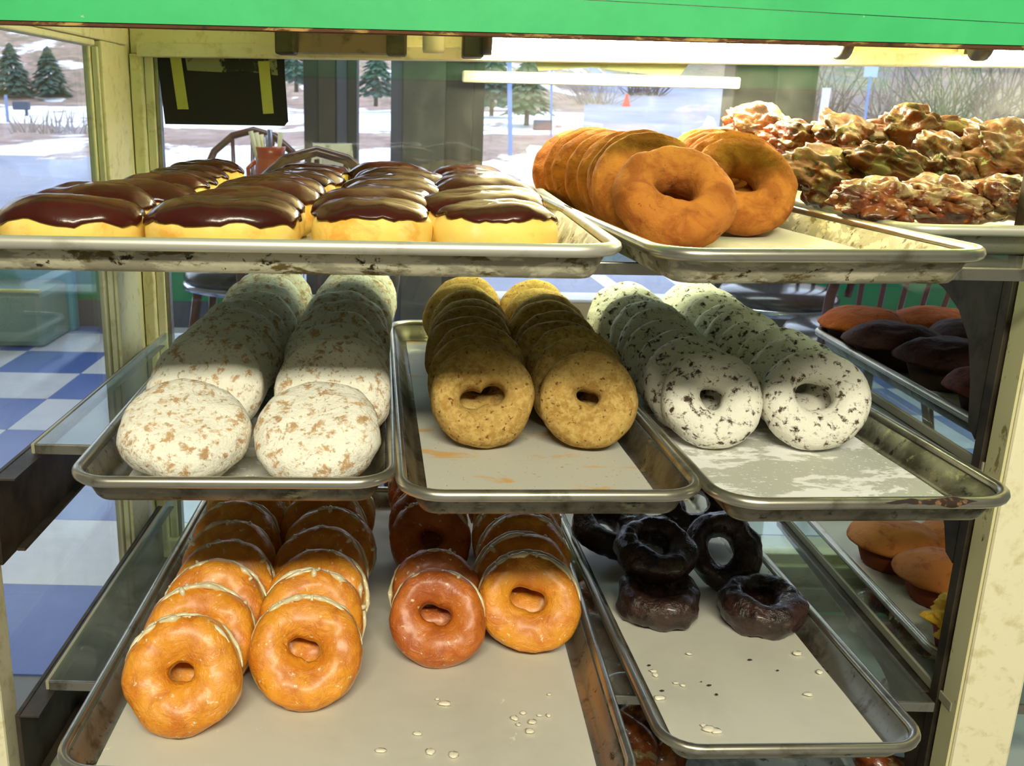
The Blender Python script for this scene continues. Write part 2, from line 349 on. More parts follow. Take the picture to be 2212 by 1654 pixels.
snow_pile(1215, 330, 20, 1.9, .62, 'smaller snow heap left of the drive, beside the thin pole', 4)
snow_pile(1545, 300, 17, 1.3, 1.05, 'tall white snow mound against the right window column', 7)
snow_pile(815, 330, 15, 1.4, .55, 'snow heap seen between the two dark window columns', 10)
snow_pile(480, 345, 17, 3.4, .55, 'long snow bank below the black card on the glass', 13)
snow_pile(2010, 300, 22, 2.6, .55, 'low snow bank above the fritters at far right', 19)
TRUNK = mat('tree_bark', '#4b3a30', .9); NEED = mat('evergreen_needles', '#3d5248', .9, layers=[(3, '#54695c', .45, .7)])
NEED2 = mat('yellow_green_needles', '#5c6a48', .9, layers=[(3, '#77845a', .45, .7)]); TWIG = mat('bare_twigs', '#77655c', .9); TWIG2 = mat('pale_twigs', '#9a8b86', .9)
def conifer(px, py, Y, h, r, m, label, seed):
    p = at_y(px, py, Y); rnd = random.Random(seed); root = empty('evergreen_tree', (p.x, Y, p.z), 0, label, 'tree', 'evergreens on the bank')
    MB().tube([(0, 0, -.3), (0, 0, h * .5), (0, 0, h * .95)], [.09, .06, .015], 6).build('trunk', TRUNK, root)
    mb = MB()
    for i in range(520):
        t = rnd.random() ** .8; z = h * (.01 + .97 * t); rr = r * (1 - t) ** .8 * (.55 + .5 * rnd.random()) + .03; a = rnd.random() * 6.283
        q = Vector((math.cos(a) * rr, math.sin(a) * rr, z)); o = Vector((math.cos(a), math.sin(a), -.25)); s_ = r * .22 * (1.1 - t * .6); tt = Vector((-math.sin(a), math.cos(a), .2 * rnd.uniform(-1, 1)))
        mb.add([q + o * s_ * 1.2, q + tt * s_ * .7 + Vector((0, 0, .02)), q - o * s_ + Vector((0, 0, s_ * .5)), q - tt * s_ * .7], [(0, 1, 2, 3)])
    mb.build('foliage', m, root)
conifer(30, 208, 44, 2.2, .95, NEED, 'dark evergreen furthest left in the side glass', 1)
conifer(110, 210, 44, 2.1, .9, NEED, 'dark evergreen next to the corner post in the side glass', 2)
conifer(640, 182, 40, 1.9, .8, NEED, 'evergreen just right of the black card', 3)
conifer(812, 212, 38, 2.0, .8, NEED, 'evergreen between the two dark window columns', 4)
conifer(1062, 232, 36, 2.2, 1.1, NEED, 'dark evergreen left of the blue pole', 5)
conifer(1138, 250, 32, 1.9, .8, NEED2, 'yellow-green evergreen between the blue pole and the thin pole', 6)
def bush(px, py, Y, h, r, m, label, seed):
    p = at_y(px, py, Y); rnd = random.Random(seed); mb = MB()
    for i in range(70):
        a = rnd.random() * 6.283; e = rnd.uniform(.35, 1.5); d = Vector((math.cos(a) * math.cos(e), math.sin(a) * math.cos(e), math.sin(e))); L = h * rnd.uniform(.6, 1.1)
        b = Vector((rnd.uniform(-r, r) * .6, rnd.uniform(-r, r) * .4, -.1)); t1 = b + d * L * .6; t2 = t1 + (d + Vector((rnd.uniform(-.5, .5), rnd.uniform(-.5, .5), .2))) * L * .4
        mb.tube([b, t1, t2], [.03, .02, .006], 4)
    o = mb.build('bare_bush', m); o.location = p; tag(o, label, 'bush', 'leafless brush on the hillside')
for k, (px, py, Y, h, r, m, lb) in enumerate([
    (1285, 235, 45, 1.8, 1.2, TWIG2, 'leafless bush just left of the orange cone'), (1390, 212, 50, 1.9, 1.2, TWIG, 'leafless bush right of the orange cone'),
    (1760, 262, 34, 2.4, 1.4, TWIG, 'leafless brush beside the right window column'), (1930, 255, 36, 2.6, 1.5, TWIG2, 'leafless brush right of the blank road sign'),
    (2060, 258, 35, 2.6, 1.6, NEED2, 'mossy brush above the middle of the fritters'), (2170, 262, 33, 2.6, 1.5, TWIG, 'leafless brush at the far right edge of the window'),
    (120, 292, 26, .7, 1.6, TWIG2, 'low dry shrub on the bank behind the side glass')]): bush(px, py, Y, h, r, m, lb, 40 + k)
POLE = mat('pole_blue_grey', '#7d90b8', .5, .3); CONE = mat('cone_orange', '#f0402c', .6); SIGNM = mat('sign_back', '#b4bdd8', .5, .2); WPOST = mat('white_post', '#d8d2d6', .6); DKM = mat('dark_box', '#3d4356', .6)
def pole(name, px0, py0, px1, py1, Y, r, m, label):
    a = at_y(px0, py0, Y); b = at_y(px1, py1, Y); root = empty(name, a, 0, label, 'pole'); MB().tube([(0, 0, -.4), b - a], r, 8).build('shaft', m, root); return root, b - a
pole('sign_pole', 1104, 296, 1100, 90, 22, .05, POLE, 'blue-grey pole behind the left end of the white rail')
rt, _ = pole('sign_pole', 1192, 272, 1192, 90, 26, .03, POLE, 'thin pale pole left of the orange cone')
rt, e = pole('road_sign', 1868, 262, 1880, 165, 26, .035, POLE, 'blank pale road sign seen from behind above the fritters')
MB().box(-.17, .17, -.02, .02, -.02, .34, .01).build('sign_plate', SIGNM, rt, M=Matrix.Translation(e))
pole('marker_post', 1772, 285, 1786, 190, 24, .10, WPOST, 'leaning white marker post near the right window column')
rt, e = pole('mailbox', 56, 248, 57, 234, 33, .05, DKM, 'grey mailbox on the snow behind the side glass'); MB().box(-.42, .1, -.15, .15, -.05, .22, .05).build('box', DKM, rt, M=Matrix.Translation(e))
pole('sign_pole', 18, 275, 12, 205, 30, .05, POLE, 'short grey pole at the left edge of the side glass')
p = at_y(1352, 240, 44); rt = empty('traffic_cone', p, 0, 'orange traffic cone at the edge of the drive', 'cone')
MB().lathe([(.24, .03), (.22, .06), (.05, .70), (.035, .72)], 16).build('cone_body', CONE, rt, True); MB().box(-.30, .30, -.30, .30, -.05, .04, .01).build('base', CONE, rt)
p = at_y(1172, 272, 24); o = MB().box(-.22, .22, -.12, .12, -.1, .14, .03).build('utility_box', DKM); o.location = p; tag(o, 'small dark box on the snow beside the thin pole', 'box')
# ------------------------------------------------------------------ dining furniture
WOODC = mat('chair_wood', '#5a2c1e', .3, layers=[(14, '#3f1d14', .4, .7, (1, 1, 5))], coat=.3); VINYL = mat('seat_vinyl', '#23242c', .25, coat=.4); CHROME = mat('chrome', '#b8bcc6', .15, 1); TABT = mat('table_top', '#6b4a3a', .3)
def chair(x, y, rz, label, k=1.0):
    c = empty('windsor_chair', (x, y, 0), rz, label, 'chair', 'bow-back chairs in the dining room'); c.scale = (k, k, k)
    MB().lathe([(.17, .42), (.20, .43), (.205, .45), (.19, .475), (.12, .487), (.0, .49)], 28).build('seat', VINYL, c, True)
    MB().lathe([(.195, .405), (.208, .41), (.208, .428), (.195, .432)], 28).build('seat_band', CHROME, c, True)
    bow = [(-.185, -.15, .45), (-.20, -.19, .60), (-.19, -.225, .74), (-.14, -.25, .85), (-.075, -.262, .905), (0, -.265, .925), (.075, -.262, .905), (.14, -.25, .85), (.19, -.225, .74), (.20, -.19, .60), (.185, -.15, .45)]
    MB().tube(bow, .0135, 8).build('bow', WOODC, c, True)
    for k in range(-2, 3): MB().tube([(k * .055, -.17, .46), (k * .072, -.245, .905 - .012 * k * k)], .0075, 6).build('spindle', WOODC, c, True)
    for sx in (-1, 1):
        for sy in (-1, 1): MB().tube([(sx * .13, sy * .13, .42), (sx * .19, sy * .19, .0)], [.017, .012], 8).build('leg', WOODC, c, True)
    MB().tube([(-.16, 0, .2), (.16, 0, .2)], .009, 6).build('stretcher', WOODC, c, True)
def table(x, y, label):
    t = empty('dining_table', (x, y, 0), 0, label, 'table'); MB().lathe([(.36, .735), (.40, .74), (.405, .755), (.40, .77), (0, .772)], 40).build('tabletop', TABT, t, True)
    MB().tube([(0, 0, .03), (0, 0, .735)], .04, 12).build('pedestal', CHROME, t, True); MB().lathe([(.28, 0), (.28, .02), (.05, .045), (0, .05)], 28).build('base', DKM, t, True)
pc = at_y(585, 345, 3.0); TX, TY = pc.x + .05, 3.05
table(TX, TY, 'round dining table behind the rear row of chocolate eclairs')
q = at_y(545, 300, 3.75); chair(q.x, 3.50, math.pi, 'bow-back wooden chair facing us behind the red cutlery crock', 1.06)
q = at_y(680, 330, 2.55); chair(q.x - .02, 2.80, .1, 'bow-back wooden chair nearest the chocolate eclairs, in front of the napkin holder', 1.035)
q = at_y(1860, 640, 2.75); chair(q.x, 2.75, .12, 'wooden chair with black vinyl seat behind the muffins, seen from the back')
q = at_y(1690, 640, 3.35); chair(q.x, 3.4, 2.4, 'wooden chair with chrome-banded seat between window column and muffins')
CROCK = mat('red_crock', '#b4451c', .35, layers=[(12, '#8f3416', .5, .7)], coat=.4); HANDL = mat('cutlery_handle', '#cfcaa0', .4); HANDD = mat('cutlery_steel', '#8f8fa8', .25, .8)
cr = empty('cutlery_crock', (pc.x, 3.0, .772), 0, 'red-brown crock holding cutlery on the dining table', 'crock'); cr.scale = (1, 1, 1.12)
MB().lathe([(.036, 0), (.048, .02), (.05, .09), (.043, .14), (.047, .158), (.041, .158), (.038, .03), (0, .02)], 24).build('pot', CROCK, cr, True)
MB().tube([(-.046, 0, .12), (-.07, 0, .10), (-.066, 0, .06), (-.047, 0, .045)], .007, 8).build('handle', CROCK, cr, True)
KL = ('leftmost cream-handled knife in the red crock', 'second cream-handled knife from the left in the red crock', 'third cream-handled knife from the left in the red crock', 'longest steel knife handle in the red crock', 'lone cream-handled knife at the right of the red crock', 'short steel knife among the cream handles in the red crock')
for k, (dx, dz, m) in enumerate(((-.055, .222, HANDL), (-.042, .218, HANDL), (-.03, .212, HANDL), (.002, .228, HANDD), (.032, .220, HANDL), (-.012, .21, HANDD))):
    o = MB().tube([(dx * .25, .01 * (k % 3 - 1), .03), (dx, .02 * (k % 3 - 1), dz)], [.005, .0075], 8).build('knife', m, None, True); o.location = (pc.x, 3.0, .772)
    tag(o, KL[k], 'knife', 'steel cutlery in the crock' if m is HANDD else 'cream cutlery in the crock')
nap = at_y(718, 330, 2.98)
nh = empty('napkin_holder', (nap.x, 2.98, .772), .1, 'chrome napkin dispenser on the dining table', 'napkin holder')
NB = MB(); NB.add([(-.075, -.05, 0), (.075, -.05, 0), (.075, .05, 0), (-.075, .05, 0), (-.058, -.035, .19), (.058, -.035, .19), (.058, .035, .19), (-.058, .035, .19)], [(3, 2, 1, 0), (4, 5, 6, 7), (0, 1, 5, 4), (1, 2, 6, 5), (2, 3, 7, 6), (3, 0, 4, 7)]); NB.build('shell', STEEL, nh)
MB().box(-.03, .03, -.055, -.045, .03, .15, .003).build('napkins', WSILL, nh)
# low teal booth seen through the side glass
TEAL = mat('teal_vinyl', '#4a9aa6', .5); YEL = mat('yellow_piping', '#cfc978', .5); GREYB = mat('grey_green_seat', '#7a9488', .5)
b0 = at_z(20, 705, 0); b1 = at_z(150, 705, 0)
bo = empty('booth_bench', ((b0.x + b1.x) / 2, FW - .32, 0), 0, 'teal booth bench along the green wall behind the side glass', 'bench')
MB().box(-.75, .22, .16, .24, .0, .52, .02).build('backrest', TEAL, bo); MB().box(-.6, .2, -.18, .16, .0, .26, .03).build('seat', GREYB, bo); MB().tube([(-.6, -.18, .262), (.2, -.18, .262)], .008, 8).build('piping', YEL, bo)
# ------------------------------------------------------------------ display case
YG, YF, XL, XR = 1.425, .85, -.40, .555        # customer glass, server-side posts, left wall, right post
case = empty('display_case', (0, 0, 0), 0, 'cream painted glass-fronted bakery display case with green top', 'display case')
ZT = at_y(1106, 127, YG).z; ZB = .40; ZC = 1.32
def cb(name, x0, x1, y0, y1, z0, z1, m=CREAM, b=.002, par=None): return MB().box(x0, x1, y0, y1, z0, z1, b).build(name, m, par or case)
XE = 1.6
xg = at_y(318, 200, YG).x; xc = at_y(292, 200, YG).x
hd = cb('header', xc, XE, YG - .012, YG + .05, ZT, ZC)
cb('header_lip', xg - .004, XE, YG - .03, YG + .01, ZT - .004, ZT + .014, CREAMG, .002, hd)
cb('corner_post', XL - .05, xc - .0015, 1.352, YG + .05, .0, ZC)
fr = cb('front_frame', xc, xc + .016, YG - .02, YG + .03, ZB, ZT); cb('glazing_bead', xc + .0165, xg + .012, YG - .008, YG + .02, ZB, ZT, CREAMG, .002, fr)
cb('glazing_channel', xg + .0125, xg + .018, YG - .004, YG + .012, ZB, ZT, STEEL, .001, fr)
pn = cb('front_glass', xg + .01, XE, YG + .004, YG + .009, ZB - .01, ZT + .01, GLASS, 0)
rl = cb('bottom_rail', xc, XE, YG - .02, YG + .05, .30, ZB); cb('rail_bead', xc, XE, YG - .034, YG - .02, .365, .385, CREAMG, .003, rl)
cb('rail_bead', xc, XE, YG - .034, YG - .02, .335, .35, CREAMG, .003, rl)
cb('front_skirt', XL - .05, XE, YG + .0, YG + .05, 0.0, .30, GREEN, .002)
# left side wall: glass in a frame
ys0 = YF - .02; YE = 1.245; ZS = at_y(155, 85, YE).z
cb('side_header', XL - .02, XL, ys0, 1.3515, ZS, ZC); cb('side_stile', XL - .02, XL, YE, 1.312, ZB, ZS - .0005); cb('stile_cover', XL - .02, XL - .003, 1.314, 1.3515, ZB, ZS - .0005)
sd = cb('side_sash', XL - .02, XL - .0115, YE - .014, YE - .0005, ZB, ZS - .0005, CREAMG); cb('sash_bead', XL - .011, XL - .004, YE - .007, YE - .0005, ZB, ZS - .008, CREAMG, .001, sd)
cb('sash_rail', XL - .019, XL - .003, ys0 + .02, YE - .0145, ZS - .008, ZS - .0005, CREAMG, .002, sd)
cb('side_glass', XL - .0175, XL - .0145, ys0, YE - .01, ZB - .01, ZS - .002, GLASS, 0)
cb('side_skirt', XL - .02, XL, ys0, 1.3515, 0, ZB, CREAM)
cb('case_ceiling', XL - .05, XE, YF - .05, YG + .05, ZC, ZC + .02)
DECK = mat('deck_panel', '#b9c4b8', .4, .2)
cb('deck', XL, XE, YF - .04, YG - .035, .285, .305, DECK)
# server-side posts
pl = at_z(2058, 1654, .30)
PRX = at_y(2103, 1400, YF).x
rp = cb('server_post', PRX, PRX + .056, YF, YF + .034, 0, ZC, CREAM, .003); cb('post_edge', PRX - .003, PRX - .0005, YF + .004, YF + .03, 0, ZC, CREAMR, 0, rp)
cb('server_post', XL - .05, XL - .004, YF - .034, YF, 0, ZC, CREAM, .003)
cb('shelf_standard', PRX - .006, PRX + .022, YF + .0345, YF + .0485, .25, ZT - .05, BRACK, .001)
# green valance of two boards with a rusty lip
va, vb = at_y(0, 43, .80), at_y(2212, 98, .80)
rz = math.atan2(vb.z - va.z, vb.x - va.x); va2, vb2 = at_y(1290, 0, .80), at_y(2212, 50, .80)
def slant(name, za, zb, h0, h1, y0, y1, m, par=None):
    x0, x1 = XL - .06, .92; k = lambda x, p, q: p.z + (q.z - p.z) * (x - p.x) / (q.x - p.x)
    lo = lambda x: k(x, *za) + h0; hi = (lambda x: k(x, *zb) + h1)
    v = [(x, y, z) for (x, y, z) in [(x0, y0, lo(x0)), (x1, y0, lo(x1)), (x1, y1, lo(x1)), (x0, y1, lo(x0)), (x0, y0, hi(x0)), (x1, y0, hi(x1)), (x1, y1, hi(x1)), (x0, y1, hi(x0))]]
    return MB().add(v, [(3, 2, 1, 0), (4, 5, 6, 7), (0, 1, 5, 4), (1, 2, 6, 5), (2, 3, 7, 6), (3, 0, 4, 7)]).build(name, m, par or case)
vl = slant('valance_board', (va, vb), (va2, vb2), 0, -.0006, .80, .812, GREEN)
slant('upper_valance_board', (va2, vb2), (va2, vb2), 0, .16, .80, .812, GREEN)
slant('rusty_lip', (va, vb), (va, vb), -.0028, -.0002, .801, .816, RUST, vl)
# price rail and tan card on the front glass
ra, rb = at_y(998, 165, YG - .004), at_y(1597, 180, YG - .004)
o = MB().box(0, (rb - ra).length, -.008, 0, -.008, .008, .003).build('sign_rail', mat('rail_aluminium', '#d5d3bd', .35, .4)); o.location = ra; o.rotation_euler = (0, -math.atan2(rb.z - ra.z, rb.x - ra.x), 0); tag(o, 'long narrow pale metal rail across the upper front glass', 'rail')
ca, cb_ = at_y(1148, 140, YG + .012), at_y(1495, 168, YG + .012)
TC = mesh('tan_card', [(ca.x, YG + .0105, ZT + .006), (cb_.x, YG + .0105, ZT + .006), (cb_.x - .02, YG + .0105, cb_.z), ((ca.x + cb_.x) / 2 - .03, YG + .0105, cb_.z + .012), (ca.x + .01, YG + .0105, ca.z - .008)] + [], [(0, 4, 3, 2, 1)], TAN, False)
o = obj('tan_card', TC); md = o.modifiers.new('thick', 'SOLIDIFY'); md.thickness = .0008; md.offset = 1; tag(o, 'torn tan card stuck above the metal rail on the glass', 'card')
# black card with tape
k0, k1 = at_y(338, 96, YG - .001), at_y(622, 270, YG - .001)
bc = empty('black_card', (k0.x, YG + .0025, k0.z), 0, 'black card taped inside the front glass at upper left', 'card')
wB, hB = k1.x - k0.x, k0.z - k1.z
def rpoly(pts, th, m, name, par, y): 
    v = [(x, y, z) for x, z in pts] + [(x, y - th, z) for x, z in pts]; n = len(pts)
    return MB().add(v, [tuple(range(n)), tuple(range(n, 2 * n))[::-1]] + [(i, n + i, n + (i + 1) % n, (i + 1) % n) for i in range(n)]).build(name, m, par)
def kpt(px, py): q = at_y(px, py, YG - .001); return (q.x - k0.x, q.z - k0.z)
rpoly([kpt(334, 92), kpt(613, 108), kpt(615, 165), kpt(622, 262), kpt(614, 272), kpt(356, 268)], .0015, BLACK, 'card', bc, 0)
rpoly([kpt(366, 119), kpt(390, 121), kpt(407, 236), kpt(383, 236)], .0006, TAPE, 'tape_strip', bc, -.0018)
rpoly([kpt(557, 132), kpt(581, 132), kpt(591, 245), kpt(568, 246)], .0006, TAPE, 'tape_strip', bc, -.0018)
rpoly([kpt(396, 106), kpt(440, 112), kpt(500, 112), kpt(560, 118), kpt(597, 125), kpt(600, 163), kpt(560, 158), kpt(520, 152), kpt(480, 156), kpt(404, 152)], .0003, TORN, 'paper_residue', bc, -.0016)
# fluorescent fixtures under the header
YL = 1.335
def lamp(px0, px1, lit, label, name, py=85):
    a, b = at_y(px0, py, YL), at_y(px1, py, YL); zc = 1.152; L = b.x - a.x
    f = empty(name, (a.x, YL, zc), 0, label, 'lamp')
    MB().box(.0, L, .024, .070, -.012, .05, .003).build('housing', STEEL if not lit else CREAM, f)
    for x in (-.012, L): 
        h = MB().tube([(x, 0, .002), (x + .012, 0, .002)], .024, 16).build('lamp_holder', PLAST, f, True); MB().box(x + .001, x + .011, 0, .03, -.012, .03).build('holder_stem', PLAST, h)
    if lit: MB().tube([(.001, 0, 0), (L - .001, 0, 0)], .019, 20).build('tube', TUBE, f, True)
    return f
lamp(1062, 1812, True, 'glowing fluorescent tube lamp under the case top', 'fluorescent_lamp')
lamp(2132, 2890, True, 'second glowing fluorescent tube lamp at the right edge', 'fluorescent_lamp')
a = at_y(602, 70, YL); b = at_y(872, 80, YL)
ef = empty('empty_lamp_fixture', (a.x, YL, 1.16), 0, 'unlit grey lamp fixture without a tube, left of the glowing lamp', 'lamp')
L = b.x - a.x
MB().add([(0, -.005, .03), (L, -.005, .03), (L, .02, -.028), (0, .02, -.028), (0, .06, .03), (L, .06, .03), (L, .06, -.028), (0, .06, -.028)], [(0, 1, 2, 3)[::-1], (4, 5, 6, 7), (0, 1, 5, 4), (3, 2, 6, 7)[::-1], (0, 3, 7, 4), (1, 2, 6, 5)[::-1]]).build('reflector', STEEL, ef)
for x in (-.004, L - .022): MB().box(x, x + .026, -.012, .022, -.032, .028, .003).build('lamp_holder', BRACK, ef)
s_ = at_y(937, 88, YL - .01); o = MB().lathe([(.0, -.026), (.0135, -.026), (.0145, -.022), (.0145, .024), (.010, .03), (0, .03)], 20).build('lamp_starter', WHITEP, None, True); o.location = (s_.x, YL + .004, s_.z + .012); tag(o, 'small cylindrical lamp starter between dark fixture and glowing lamp', 'starter')
a = at_y(1000, 88, YL); o = MB().box(0, .028, 0, .05, -.03, .03, .003).build('ballast_box', PLAST); o.location = (a.x, YL, a.z + .01); tag(o, 'dark square connector block left of the glowing lamp', 'block')
# ------------------------------------------------------------------ shelves, brackets
Z1, Z2, Z3, Z4 = .9415, .7435, .4955, .305
SH = []
for nm, z, yf, x0, x1, lb in (('top', Z1, .80, XL + .02, 1.5, 'clear glass top shelf carrying the eclair and old-fashioned trays'), ('middle', Z2, .885, XL + .025, PRX - .02, 'clear glass middle shelf carrying the powdered donut trays'), ('lower', Z3, .865, XL + .025, PRX - .02, 'clear glass lower shelf carrying the glazed donut tray'),
                              ('m2', Z2, .885, PRX + .0, 1.5, 'clear glass middle shelf of the right bay under the dark muffins'), ('l2', Z3, .865, PRX + .0, 1.5, 'clear glass lower shelf of the right bay under the corn muffins')):
    e = empty('glass_shelf', ((x0 + x1) / 2, (yf + YG - .05) / 2, z), 0, lb, 'shelf'); w = (x1 - x0) / 2; l = (YG - .05 - yf) / 2
    MB().box(-w, w, -l, l, -.008, 0).build('pane', SHELFGL, e)
    MB().box(-w, w, -l - .004, -l - .0003, -.0095, .001, .001).build('front_edge', STEEL, e)
    MB().box(-w - .004, -w - .0003, -l - .003, l, -.0095, .001, .001).build('side_edge', EDGE, e)
def bracket(x, z, deep):
    pts = [(YF + .05, -.012), (YG - .07, -.012), (YG - .07, -.026), (1.20, -.030), (1.06, -.038), (1.0, -.050), (.965, -.066), (.94, -.090), (.925, -.125), (.915, -.17), (YF + .05, -.18)]
    pts = [(y, h if h > -.03 else -.03 + (h + .03) * deep) for y, h in pts]
    v = [(x, y, z + h) for y, h in pts] + [(x + .004, y, z + h) for y, h in pts]; n = len(pts)
    b = MB().add(v, [tuple(range(n))[::-1], tuple(range(n, 2 * n))] + [(i, (i + 1) % n, n + (i + 1) % n, n + i) for i in range(n)]).build('shelf_bracket', BRACK, case)
    MB().box(x - .008, x + .012, YF + .05, YG - .075, z - .0118, z - .0098).build('bracket_flange', BRACK, b)
for z, k in ((Z1, 1), (Z2, .55), (Z3, .75)): bracket(PRX - .0055, z, k)
for z in (Z2, Z3):   # straight dark bars along the left wall
    b = MB().box(XL + .006, XL + .011, YF - .03, 1.345, z - .098, z - .0105, .001).build('shelf_bracket', BRACK, case)
    MB().box(XL + .0112, XL + .03, YF - .03, 1.345, z - .0130, z - .0112).build('bracket_flange', BRACK, b)
    MB().box(XL + .0112, XL + .019, YF + .002, 1.345, z - .098, z - .095).build('bracket_foot', BRACK, b)
# ------------------------------------------------------------------ trays
def rrect(w, l, r, n=7):
    p = []
    for cx, cy, a0 in ((w / 2 - r, l / 2 - r, 0), (-w / 2 + r, l / 2 - r, 90), (-w / 2 + r, -l / 2 + r, 180), (w / 2 - r, -l / 2 + r, 270)):
        for k in range(n + 1): a = R(a0 + 90 * k / n); p.append((cx + r * math.cos(a), cy + r * math.sin(a)))
    return p
def tray(w, l, cx, cy, z, rz, label, mbody=ALU, mrim=RIM, group=None, name='baking_tray'):
    t = empty(name, (cx, cy, z), rz, label, 'tray', group)
    prof = [(.030, .0015), (.024, .0022), (.021, .005), (.012, .0225), (.0105, .0225), (.0195, .004), (.0225, .001), (.029, 0)]
    V = []; F = []; n = None
    for ins, h in prof:
        q = rrect(w - 2 * ins, l - 2 * ins, max(.006, .036 - ins)); n = len(q); V += [(x, y, h) for x, y in q]
    for i in range(len(prof) - 1):
        for k in range(n): F.append((i * n + k, (i + 1) * n + k, (i + 1) * n + (k + 1) % n, i * n + (k + 1) % n))
    F += [tuple(range(n)), tuple((len(prof) - 1) * n + k for k in range(n))[::-1]]
    me = mesh('pan', V, [f[::-1] for f in F], mbody); obj('pan', me, t)
    q = rrect(w - .0105, l - .0105, .034); MB().tube([(x, y, .0238) for x, y in q], .0050, 10, True).build('rolled_rim', mrim, t, True)
    return t
def tray_px(pl, pr, zr, w, label, dx=0, l=.655, **kw):
    a, b = at_z(*pl, zr), at_z(*pr, zr); m_ = (a + b) / 2
    rz = math.atan2(b.y - a.y, b.x - a.x)
    c = m_ + Matrix.Rotation(rz, 3, 'Z') @ Vector((dx, l / 2, 0))
    return tray(w, l, c.x, c.y, zr - .0285, rz, label, **kw), c, rz
def liner(c, rz, w, l, z, m, label, dy=0, curl=.0):
    nx, ny = 9, 21; V = []; F = []
    for s_ in (0, .0006):
        for j in range(ny):
            for i in range(nx):
                x = (i / (nx - 1) - .5) * w; y = (j / (ny - 1) - .5) * l
                e = max(0, abs(i / (nx - 1) - .5) - .42) / .08; V.append((x, y + dy, s_ + .0018 * abs(noise.noise(Vector((x * 9, y * 7, w)))) + curl * e * e))
    n = nx * ny
    for j in range(ny - 1):
        for i in range(nx - 1):
            a = j * nx + i; F += [(n + a, n + a + 1, n + a + nx + 1, n + a + nx), (a, a + nx, a + nx + 1, a + 1)]
    o = obj('parchment_sheet', mesh('parchment_sheet', V, F, m)); o.location = (c.x, c.y, z + .0018); o.rotation_euler = (0, 0, rz); return tag(o, label, 'paper', 'parchment tray liners')
ZR1, ZR2, ZR3 = Z1 + .0285, Z2 + .0285, Z3 + .0285
_, cE, rE = tray_px((-190, 507), (1346, 531), ZR1, .495, 'wide aluminium tray of chocolate eclairs at the top left', .012, l=.612, mbody=ALUC, mrim=RIMW)
_, cB, rB = tray_px((1372, 538), (2131, 541), ZR1, .254, 'narrow aluminium tray of old-fashioned donuts on the top shelf', .0185, l=.612, mbody=ALUC, mrim=RIM)
_, cJ, rJ = tray_px((160, 1034), (856, 1037), ZR2, .274, 'dark aluminium tray of powdered jelly buns on the middle shelf', -.0055, mbody=ALUD)
_, cC, rC = tray_px((852, 1064), (1516, 1064), ZR2, .253, 'aluminium tray of cinnamon donuts, middle one on the middle shelf', .0065, mbody=ALUD)
tS, cS, rS = tray_px((1519, 1082), (2190, 1078), ZR2, .251, 'aluminium tray of sugared chocolate donuts with a cracked rim', .0155, mbody=ALUD)
cG = at_z(738, 1900, ZR3); 
bl, br = at_z(126, 1654, ZR3), at_z(1352, 1654, ZR3)
cG = Vector(((bl.x + br.x) / 2, .69 + .328, 0)); rG = 0; wG = br.x - bl.x + .024
tray(wG, .655, cG.x, cG.y, Z3, rG, 'wide aluminium tray of glazed ring donuts on the lower shelf', mbody=ALU)
_, cK, rK = tray_px((1400, 1618), (1991, 1612), ZR3, .248, 'narrow aluminium tray holding a few dark chocolate donuts', .015, mbody=ALU)
fx = at_z(1945, 800, ZR2).x - .014; tray(.40, .485, fx + .20, 1.137, Z2, 0, 'aluminium tray of dark muffins in the right bay', mbody=ALUD)
kx = at_z(1915, 1300, ZR3).x; tray(.40, .485, kx + .20, 1.137, Z3, 0, 'aluminium tray of corn muffins in the right bay', mbody=ALUD)
tF = at_z(1900, 484, ZR1); tray(.46, .58, .412 + .23, tF.y + .29, Z1, 0, 'aluminium tray of glazed apple fritters at the top right', mbody=ALU, mrim=RIMW)
cF = Vector((.412 + .23, tF.y + .29, 0))
tray(.46, .52, .05, 1.12, Z4, 0, 'aluminium tray of glazed donuts down on the case deck', mbody=ALUD); tray(.26, .52, .415, 1.12, Z4, 0, 'aluminium tray of dark crullers down on the case deck', mbody=ALUD)
liner(cB, rB, .196, .555, Z1, PAPER, 'white parchment under the old-fashioned donuts', 0, .006)
liner(cJ, rJ, .20, .60, Z2, PAPERS, 'sugary parchment under the powdered jelly buns')
liner(cC, rC, .196, .60, Z2, PAPERC, 'parchment dusted with cinnamon sugar'); liner(cS, rS, .196, .60, Z2, PAPERS, 'parchment covered in spilled powdered sugar')
liner(cG, rG, wG - .06, .60, Z3, PAPER, 'wide parchment under the glazed ring donuts'); liner(cK, rK, .196, .60, Z3, PAPER, 'crumb-spotted parchment under the dark chocolate donuts')
liner(cE, rE, .43, .555, Z1, PAPER, 'parchment under the chocolate eclairs'); liner(cF, 0, .40, .52, Z1, PAPER, 'parchment under the apple fritters')
liner(Vector((fx + .2, 1.137, 0)), 0, .34, .42, Z2, PAPER, 'parchment under the dark muffins'); liner(Vector((kx + .2, 1.137, 0)), 0, .34, .42, Z3, PAPER, 'parchment under the corn muffins')
